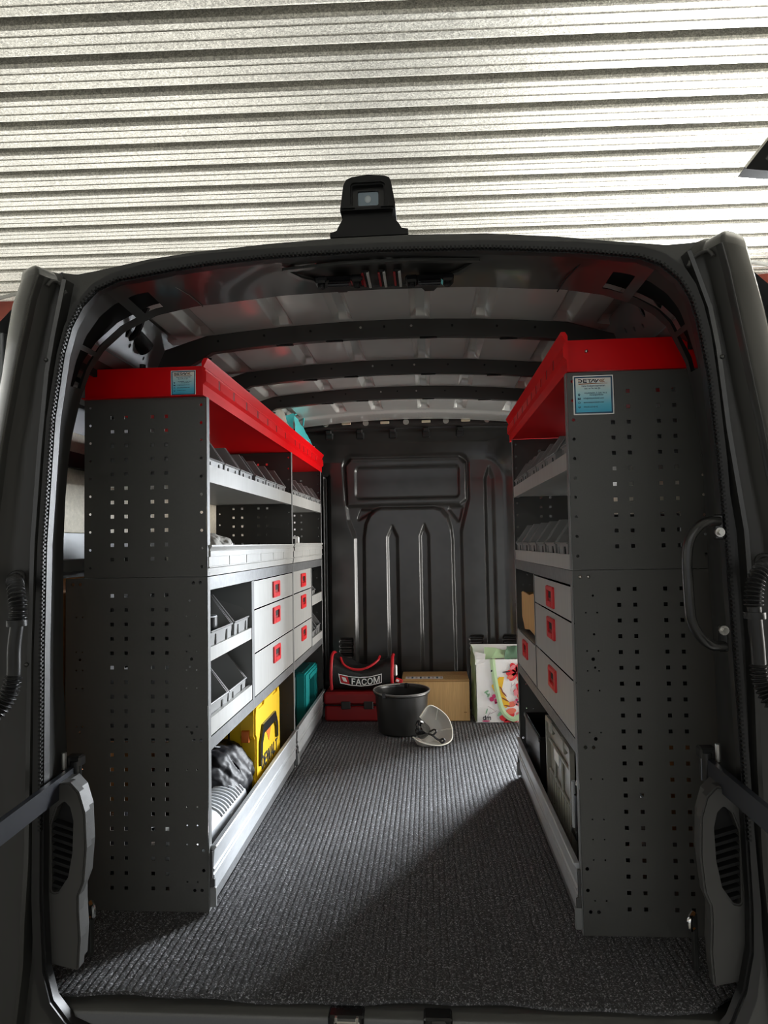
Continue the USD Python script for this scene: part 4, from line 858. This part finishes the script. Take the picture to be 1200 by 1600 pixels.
# crumpled film on the slotted tray
fb = blob(.085, .15, .072, .022, 24, 11, 5)
single('clear_plastic_bag', moved(fb, (-.575, 1.99, .8685)), 'film_clear', 'crumpled clear plastic bag on the left slotted tray', 'plastic bag', smooth=40)
single('grey_plastic_bag', moved(blob(.06, .09, .062, .018, 30, 13, 5), (-.64, 2.20, .8685)), 'film_dull', 'dull grey plastic bag behind the clear one on the left slotted tray', 'plastic bag', smooth=40)
sp = thing('switch_box', 'small white switch box on the left slotted tray beyond the middle post', 'box', (-.55, 3.13, .868))
part(sp, 'body', [moved(box(-.05, .05, -.075, .055, 0, .112, .006), rz=.25)], 'label_white'); part(sp, 'dark_face', [moved(box(-.04, .03, -.0765, -.0745, .02, .100, .004), rz=.25)], 'bar_dark')
single('white_bottle', lathe([(0, 0), (.026, 0), (.028, .01), (.028, .10), (.014, .115), (.014, .135), (0, .135)], 20, (-.52, 1.752, .868)), 'hook_white', 'white bottle on the left slotted tray just behind the near panel', 'bottle')
# teal bag with grey bundle on the red tray
tb = thing('teal_carrier_bag', 'teal carrier bag standing open on the left red tray by the partition', 'bag')
def sheet(pts, nx, ny, amp, seed):
    c = V(pts, float); u, v = np.meshgrid(np.linspace(0, 1, nx), np.linspace(0, 1, ny)); u, v = u[..., None], v[..., None]
    P = c[0]*(1-u)*(1-v)+c[1]*u*(1-v)+c[2]*u*v+c[3]*(1-u)*v
    P = P+amp*(np.stack([meshkit.fbm(P*14, 3, seed+k) for k in range(3)], 2)-.5); return grid(P)
part(tb, 'front_panel', sheet([(-.505, 3.06, 1.345), (-.492, 3.62, 1.345), (-.500, 3.50, 1.500), (-.515, 3.14, 1.572)], 16, 20, .035, 2), 'teal_film', 60)
part(tb, 'side_panel', sheet([(-.505, 3.06, 1.345), (-.64, 3.04, 1.345), (-.60, 3.08, 1.550), (-.515, 3.135, 1.572)], 14, 20, .03, 5), 'teal_film', 60)
part(tb, 'printed_patch', sheet([(-.488, 3.16, 1.40), (-.482, 3.58, 1.38), (-.486, 3.54, 1.47), (-.494, 3.20, 1.47)], 10, 10, .018, 7), 'film_white', 60, 'white printed area of the bag')
part(tb, 'handle_loop', tube(spline([(-.515, 3.14, 1.565), (-.505, 3.20, 1.585), (-.495, 3.27, 1.580), (-.502, 3.30, 1.54)], 6), .004, 6), 'teal_film')
single('grey_bundle', moved(blob(.10, .14, .155, .02, 18, 21), (-.60, 2.93, 1.343)), 'film_dull', 'grey crumpled bundle beside the teal bag on the left red tray', 'bundle', smooth=50)
single('white_rod', cyl((-.56, 2.66, 1.343), (-.545, 2.67, 1.478), .011, 10), 'hook_white', 'short white rod sticking up from the left red tray', 'rod')

# ============================================================ things on the right racking
kb = thing('cardboard_sheet', 'torn tan cardboard box in the open compartment of the right unit', 'cardboard')
cp = sg.Polygon([(2.285, .592), (2.36, .605), (2.50, .612), (2.62, .598), (2.69, .640), (2.695, .735), (2.66, .742), (2.50, .738), (2.40, .752), (2.285, .735)])
part(kb, 'front_flap', plate_x(cp, .484, .489), 'cardboard', 20); part(kb, 'side_flap', [box(.49, .74, 2.285, 2.290, .592, .735), box(.49, .74, 2.685, 2.690, .592, .735)], 'cardboard_edge')
ck = thing('cable_coil', 'black cable coil lying in the cardboard box on the right', 'cable')
part(ck, 'coil', [tube([(.56+.05*math.cos(q+k)+.004*k, 2.42+.07*math.sin(q+k), .758+.010*k+.012*math.sin(2*q+k)) for q in np.linspace(0, 6.283, 40)], .006, 7) for k in range(4)], 'cable_black')
part(ck, 'plug', box(.545, .575, 2.33, 2.365, .745, .79, .005), 'grey_tube')
oc = thing('organiser_case', 'clear ribbed organiser case standing on edge in the lower right tray', 'case')
o = rrect(1.86, 2.235, .032, .372, .014)
part(oc, 'lid', [plate_x(o.difference(o.buffer(-.016)), .487, .535), plate_x(o, .500, .504)], 'clear_case', 20)
part(oc, 'rear_shell', plate_x(o.buffer(-.004), .536, .575), 'case_ribs', 20)
for k in range(9):
    y = 1.895+.038*k; part(oc, 'rib', box(.493, .501, y, y+.012, .05, .20 if k % 3 else .30, .003), 'case_ribs')
for k in range(3): part(oc, 'cross_rib', box(.492, .500, 1.88, 2.215, .105+.095*k, .113+.095*k, .002), 'case_ribs')
part(oc, 'label', box(.4905, .4925, 2.04, 2.11, .265, .30), 'label_white')
for y in (1.93, 2.12): part(oc, 'catch', box(.484, .497, y, y+.045, .335, .376, .004), 'clear_case')
bt = thing('black_crate', 'black open crate in the lower right tray at the partition end', 'crate')
part(bt, 'front_wall', [box(.480, .484, 2.32, 2.66, .032, .262, .001), box(.476, .486, 2.315, 2.665, .255, .270, .003)], 'black_satin')
part(bt, 'side_wall', [box(.48, .78, 2.32, 2.324, .032, .27, .001)], 'black_satin'); part(bt, 'side_wall', [box(.48, .78, 2.656, 2.66, .032, .27, .001)], 'black_satin')
part(bt, 'back_wall', box(.776, .78, 2.32, 2.66, .032, .27, .001), 'black_satin'); part(bt, 'bottom', box(.48, .78, 2.32, 2.66, .031, .035), 'black_satin')
dc = thing('drill_machine', 'black power tool standing in the lower right tray nearest the doors', 'power tool')
part(dc, 'body', [box(.50, .60, 1.725, 1.835, .032, .30, .014), box(.495, .58, 1.72, 1.80, .27, .395, .016)], 'black_plastic')
part(dc, 'foot', [box(.484, .60, 1.79, 1.85, .155, .18, .004), cyl((.49, 1.78, .19), (.49, 1.78, .28), .010)], 'black_satin')
part(dc, 'column', cyl((.488, 1.825, .18), (.488, 1.825, .30), .006), 'grey_tube')
part(dc, 'hook', tube([(.487, 1.755+.018*math.cos(q), .305+.018*math.sin(q)) for q in np.linspace(.2, 2.9, 14)], .0045, 8), 'hook_white', label='small white hook')

# ============================================================ things on the floor by the partition
rb = thing('red_toolbox', 'low dark red tool case on the carpet under the black bag', 'tool case')
part(rb, 'body', [box(-.448, -.14, 3.525, 3.77, .004, .088, .010)], 'toolbox_red'); part(rb, 'lid', box(-.452, -.136, 3.52, 3.775, .090, .158, .012), 'toolbox_red')
part(rb, 'seam', box(-.446, -.142, 3.526, 3.769, .086, .092), 'void_black'); part(rb, 'latch', [box(-.36, -.31, 3.513, 3.525, .070, .110, .003)], 'bar_dark'); part(rb, 'latch', [box(-.24, -.19, 3.513, 3.525, .070, .110, .003)], 'bar_dark')
tg = thing('tool_bag', 'black tool bag with red piping on top of the red tool case', 'tool bag')
def bag_body():
    n, k = 46, 30; rows = []
    for i, t in enumerate(np.linspace(0, 1, n)):
        x = -.415+.335*t; sag = math.sin(math.pi*t)
        top = .345-.055*sag**1.5-.02*t; bot = .158+.018*(1-sag)*0+.0
        a = np.linspace(0, 2*np.pi, k, endpoint=False); e = .62
        cy, cz = 3.635, (top+bot)/2
        ry, rz = .108-.012*sag, (top-bot)/2
        c, s_ = np.cos(a), np.sin(a)
        yy = cy+ry*np.sign(c)*np.abs(c)**e; zz = cz+rz*np.sign(s_)*np.abs(s_)**e
        rows.append(np.stack([np.full(k, x), yy, zz], 1))
    rows = [np.tile(rows[0].mean(0), (k, 1))]+rows+[np.tile(rows[-1].mean(0), (k, 1))]
    m = grid(rows, True); m.merge_vertices(); return crumpled(m, .009, 16, 31, .16)
part(tg, 'body', bag_body(), 'bag_black', 55)
for x, zz in ((-.410, .338), (-.087, .322)):
    part(tg, 'piping', tube(spline([(x, 3.527, .17), (x-.002, 3.519, .24), (x, 3.527, zz-.03), (x, 3.565, zz+.008), (x, 3.635, zz+.012), (x, 3.69, zz)], 8), .0085, 8), 'bag_red', label='red piping on the end seam')
part(tg, 'strap', tube(spline([(-.365, 3.565, .332), (-.345, 3.535, .300), (-.305, 3.524, .280), (-.255, 3.523, .276), (-.205, 3.527, .292), (-.165, 3.55, .318), (-.155, 3.585, .335)], 8), .0065, 8), 'bag_red', label='red edged strap across the front')
part(tg, 'strap_end', [moved(box(-.018, .022, -.008, .008, -.012, .012, .004), (-.055, 3.535, .215), ry=.35)], 'bag_red'); part(tg, 'strap_tag', [moved(box(-.010, .006, -.0095, -.008, -.006, .006), (-.058, 3.535, .216), ry=.35)], 'label_white')
part(tg, 'buckle', box(-.078, -.062, 3.525, 3.54, .24, .30, .004), 'steel_bolt')
def onbag(poly, off):     # lay flat print on the sagging front of the bag
    m = plate_y(poly, -.001, 0); m = m.subdivide().subdivide(); v = m.vertices
    t = (v[:, 0]+.39)/.30; v[:, 2] += -.030*np.sin(np.clip(t, 0, 1)*np.pi)+.012*np.clip(t, 0, 1); v[:, 1] += 3.5165-off; m.vertices = v; return m
fr = sg.Polygon([(-.372, .262), (-.142, .262), (-.142, .214), (-.362, .214)])
part(tg, 'print_frame', onbag(fr.difference(fr.buffer(-.0045)), .002), 'label_white', False, 'white outlined nameplate')
part(tg, 'print_patch', onbag(sg.Polygon([(-.366, .257), (-.322, .257), (-.312, .219), (-.357, .219)]), .0018), 'bag_red', False)
part(tg, 'print_mark', onbag(sg.Polygon([(-.358, .252), (-.332, .252), (-.322, .228), (-.346, .228)]).buffer(-.002), .003), 'label_white', False)
def letters(s, x0, z0, h, w):
    m = meshkit.text_mesh(s, h, .001, True); v = m.vertices; v[:, 0] *= w/v[:, 0].max(); m = trimesh.Trimesh(np.stack([v[:, 0]+x0, -v[:, 2], v[:, 1]+z0], 1), m.faces, process=False)
    v = m.vertices; t = (v[:, 0]+.39)/.30; v[:, 2] += -.030*np.sin(np.clip(t, 0, 1)*np.pi)+.012*np.clip(t, 0, 1); v[:, 1] += 3.5140; m.vertices = v; return m
part(tg, 'lettering', letters('FACOM', -.305, .222, .031, .152), 'label_white', False, 'white capital letters')
# bucket
bk = thing('bucket', 'black plastic bucket standing on the carpet', 'bucket', (-.033, 3.362, .002))
part(bk, 'shell', lathe([(.0, 0), (.112, 0), (.117, .004), (.119, .012), (.133, .188), (.139, .190), (.142, .196), (.140, .204), (.134, .205), (.131, .198), (.129, .19), (.115, .012), (.0, .010)], 64), 'bucket_black', 40)
part(bk, 'rim', tube([(.1395*math.cos(a_), .1395*math.sin(a_), .2035) for a_ in np.linspace(0, 2*math.pi, 49)], .0042, 8, False), 'bucket_rim', 60, 'lighter grey rim')
for s_ in (-1, 1):
    part(bk, 'handle_lug', [box(s_*.05-.010+(-.03), s_*.05+.010+(-.03), s_*.118-.006, s_*.118+.006, .185, .212, .004)], 'black_satin')
part(bk, 'bail', tube(spline([(-.080, -.122, .200), (-.125, -.07, .2065), (-.14, 0, .207), (-.115, .07, .2065), (-.01, .136, .203)], 8), .0022, 6), 'steel_bolt')
# tipped work-lamp hood with its black socket
hl = thing('lamp_hood', 'off-white panelled lamp hood tipped on the carpet beside the bucket', 'lamp hood')
rimpts = V([(.058, 3.205, .110), (.100, 3.205, .163), (.145, 3.21, .150), (.190, 3.20, .112), (.210, 3.18, .062), (.205, 3.145, .022), (.165, 3.105, .010), (.115, 3.090, .013), (.060, 3.095, .026), (.026, 3.125, .040)])
core = V([(.080, 3.225, .070), (.110, 3.235, .090), (.135, 3.24, .088), (.155, 3.235, .066), (.158, 3.225, .042), (.150, 3.21, .020), (.125, 3.18, .008), (.100, 3.165, .004), (.075, 3.160, .006), (.062, 3.185, .012)])
def hood2():
    r = np.vstack([spline(rimpts, 3)]); c = np.vstack([spline(core, 3)]); G = []
    for t in np.linspace(0, 1, 7): G.append(r*(1-t)+c*t+V([0, .012*math.sin(math.pi*t), 0])[None])
    G.append(np.tile(core.mean(0)+V([0, .012, -.004]), (len(r), 1)))
    a = grid(G); return a
part(hl, 'shade', hood2(), 'shade_white', 28)
part(hl, 'rim', tube(np.vstack([spline(rimpts, 4), ]), .0028, 6), 'hood_rim', label='pale edge of the hood')
part(hl, 'bottom_panel', quads([(.026, 3.125, .040), (.060, 3.095, .026), (.115, 3.090, .013), (.165, 3.105, .010), (.150, 3.130, .003), (.105, 3.105, .002), (.070, 3.108, .002), (.045, 3.135, .002)], [(0, 1, 6, 7), (1, 2, 5, 6), (2, 3, 4, 5)]), 'shade_white', False)
for k in (2, 4, 6): part(hl, 'seam', tube([rimpts[k], rimpts[k]*.5+core[k]*.5+V([0, .009, 0]), core[k]], .0022, 5), 'hood_rim')
part(hl, 'socket', [moved(tube([(0, 0, 0), (0, 0, .03), (0, 0, .045)], [.030, .032, .026], 18), (.062, 3.150, .050), rx=.5, ry=.7), moved(trimesh.creation.torus(.027, .010, major_sections=20, minor_sections=8), (.070, 3.145, .080), rx=.4, ry=.8)], 'black_gloss', 40)
part(hl, 'cord', [tube(spline([(.085, 3.135, .055), (.115, 3.12, .050), (.135, 3.115, .036), (.150, 3.112, .030), (.165, 3.11, .036), (.172, 3.11, .026), (.160, 3.105, .020), (.150, 3.11, .028)], 6), .0048, 7), tube(spline([(.10, 3.13, .06), (.125, 3.125, .074), (.135, 3.12, .066), (.12, 3.118, .05)], 6), .0042, 7)], 'cable_black')
# cardboard box
cb = thing('cardboard_box', 'brown cardboard box on the carpet against the partition', 'cardboard box')
part(cb, 'body', [box(-.040, .316, 3.545, 3.770, .001, .212, .003)], 'cardboard'); part(cb, 'top_flap', [box(-.040, .3155, 3.545, 3.658, .213, .216, .001)], 'cardboard'); part(cb, 'top_flap', [box(-.040, .3155, 3.662, 3.770, .213, .216, .001)], 'cardboard')
part(cb, 'front_edge', [box(-.041, .317, 3.543, 3.549, .206, .214, .001)], 'cardboard_edge')
part(cb, 'shipping_label', box(-.02, .18, 3.57, 3.63, .2162, .2168), 'label_white', label='white label with printed bars')
for k in range(9): part(cb, 'print_bar', box(-.01+.022*k, .0+.022*k, 3.58, 3.62, .2168, .2172), 'ink_navy' if k % 2 else 'print_lilac')
part(cb, 'tear', box(.285, .300, 3.5436, 3.5445, .045, .050), 'cardboard_edge')
# flowered shopping bag
sb = thing('shopping_bag', 'white shopping bag with red flower print and pale green handles', 'bag')
def bagwall(y, x0, x1, z1, amp, seed, m=18, lean=.0):
    X, Z = np.meshgrid(np.linspace(x0, x1, m), np.linspace(.002, z1, m)); P = np.stack([X, np.full_like(X, y)+lean*Z, Z], 2)
    w = np.sin(np.clip((X-x0)/(x1-x0), 0, 1)*np.pi)*np.sin(np.clip(Z/z1, 0, 1)*np.pi)
    P[..., 1] += amp*w*(meshkit.fbm(P*9, 3, seed)-.5)*2; return P
part(sb, 'front_panel', grid(bagwall(3.520, .352, .610, .325, .004, 1)), 'bag_white', 60)
part(sb, 'back_panel', grid(bagwall(3.68, .335, .610, .380, .012, 3)), 'bag_white', 60)
part(sb, 'side_panel', sheet([(.352, 3.520, .002), (.336, 3.68, .002), (.334, 3.68, .380), (.350, 3.520, .325)], 12, 20, .022, 4), 'bag_green', 60)
part(sb, 'side_panel', sheet([(.610, 3.520, .002), (.615, 3.68, .002), (.614, 3.68, .375), (.610, 3.520, .325)], 12, 20, .012, 9), 'bag_white', 60)
part(sb, 'bottom', box(.345, .61, 3.52, 3.68, .001, .004), 'bag_white')
part(sb, 'folded_edge', sheet([(.350, 3.515, .300), (.400, 3.516, .315), (.405, 3.53, .352), (.348, 3.54, .360)], 8, 10, .02, 12), 'bag_white', 60)
def ribbon(pts, w, y):      # flat strap in the xz plane
    p = spline(pts, 8); t = np.gradient(p, axis=0); t /= np.linalg.norm(t, axis=1)[:, None]; nn = np.stack([-t[:, 1], t[:, 0]], 1)*w/2
    a, b = p+nn, p-nn; k = np.arange(len(p))
    G = V([np.stack([a[:, 0], np.full(len(p), y), a[:, 1]], 1), np.stack([(a+b)[:, 0]/2, np.full(len(p), y-.0015), (a+b)[:, 1]/2], 1), np.stack([b[:, 0], np.full(len(p), y), b[:, 1]], 1)]); return grid(G)
part(sb, 'handle_strap', ribbon([(.436, .328), (.442, .26), (.452, .19), (.466, .12), (.482, .065), (.505, .035), (.535, .020), (.562, .030), (.585, .055), (.606, .09)], .026, 3.5115), 'bag_green', False, 'pale green handle hanging over the front')
part(sb, 'handle_strap', sheet([(.39, 3.53, .322), (.43, 3.53, .326), (.47, 3.60, .372), (.40, 3.60, .378)], 8, 8, .02, 6), 'bag_green', 60)
part(sb, 'handle_strap', sheet([(.43, 3.53, .326), (.50, 3.54, .328), (.52, 3.62, .362), (.46, 3.62, .366)], 8, 8, .02, 16), 'bag_green', 60)
part(sb, 'inner_wrap', sheet([(.50, 3.545, .322), (.600, 3.545, .322), (.605, 3.62, .374), (.52, 3.62, .376)], 10, 10, .03, 19), 'leaf_green', 60)
def flat(polys, y=3.5145, h=.0006): return plate_y(unary_union(polys), y-h, y)
def flower(cx, cz, r, seed, n=6):
    rr_ = random.Random(seed); out = []
    for k in range(n):
        a_ = 2*math.pi*k/n+rr_.uniform(-.25, .25); e = affinity.rotate(affinity.scale(disc(0, 0, 1, 16), r*.52, r*rr_.uniform(.26, .36)), math.degrees(a_), origin=(0, 0)); out.append(affinity.translate(e, cx+math.cos(a_)*r*.55, cz+math.sin(a_)*r*.55))
    return out
def leaf(cx, cz, L, w, deg): return affinity.translate(affinity.rotate(affinity.scale(disc(0, 0, 1, 16), L/2, w/2), deg, origin=(0, 0)), cx, cz)
clip = sg.box(.353, .003, .6085, .32)
FLW = [('print_red', flower(.560, .258, .052, 1)+flower(.585, .165, .042, 2)+flower(.512, .018, .044, 3)), ('print_coral', [leaf(.525, .235, .034, .020, 20), leaf(.572, .222, .034, .022, -60), leaf(.580, .125, .06, .034, -70), leaf(.53, .095, .05, .028, 15), leaf(.525, .060, .055, .03, 15)]),
       ('print_pink', [leaf(.540, .285, .034, .018, 40), leaf(.552, .155, .036, .02, 80), leaf(.555, .10, .036, .018, -50), leaf(.565, .045, .03, .02, 0), disc(.598, .036, .010, 12), leaf(.575, .008, .04, .014, 20)]),
       ('print_yellow', [sg.Polygon([(.428, .19), (.470, .235), (.495, .235), (.480, .165), (.520, .095), (.500, .075), (.470, .10), (.445, .155)])]), ('print_magenta', [disc(.428, .122, .012, 14), disc(.440, .137, .010, 14), disc(.452, .113, .011, 14), disc(.448, .103, .006, 10), disc(.556, .118, .007, 10)]),
       ('print_green', [leaf(.402, .160, .026, .010, 30), leaf(.412, .142, .022, .010, 60), leaf(.405, .148, .018, .008, -40), leaf(.468, .048, .034, .013, 45), leaf(.40, .06, .03, .006, 70)]), ('print_brown', [leaf(.492, .150, .04, .007, -50), leaf(.497, .120, .045, .007, -30), leaf(.478, .175, .03, .006, -60), leaf(.505, .088, .03, .006, -10)]),
       ('print_lilac', [leaf(.425, .075, .045, .005, -35), leaf(.435, .055, .045, .005, 25), leaf(.412, .045, .03, .005, 60), leaf(.530, .185, .05, .0035, 80), leaf(.540, .195, .03, .003, 40), leaf(.552, .190, .045, .003, -70)]), ('ink_black', [leaf(.507, .262, .042, .006, 5), leaf(.432, .268, .014, .009, 40), disc(.562, .108, .005, 10), disc(.555, .095, .005, 10), disc(.572, .100, .004, 10)])]
for k, (m_, ps) in enumerate(FLW):
    for p_ in ps:
        p_ = p_.intersection(clip)
        if p_.area > 1e-6: part(sb, 'flower_print', plate_y(p_, 3.5145-.0004*k-.0006, 3.5145-.0004*k), m_, False)
part(sb, 'logo', text_on('dm', .022, (.378, 3.5125, .016), (1, 0, 0), (0, 0, 1), .0006, True), 'ink_black', False); part(sb, 'logo_swash', flat([leaf(.396, .010, .040, .007, 0)], 3.5125), 'print_magenta', False)
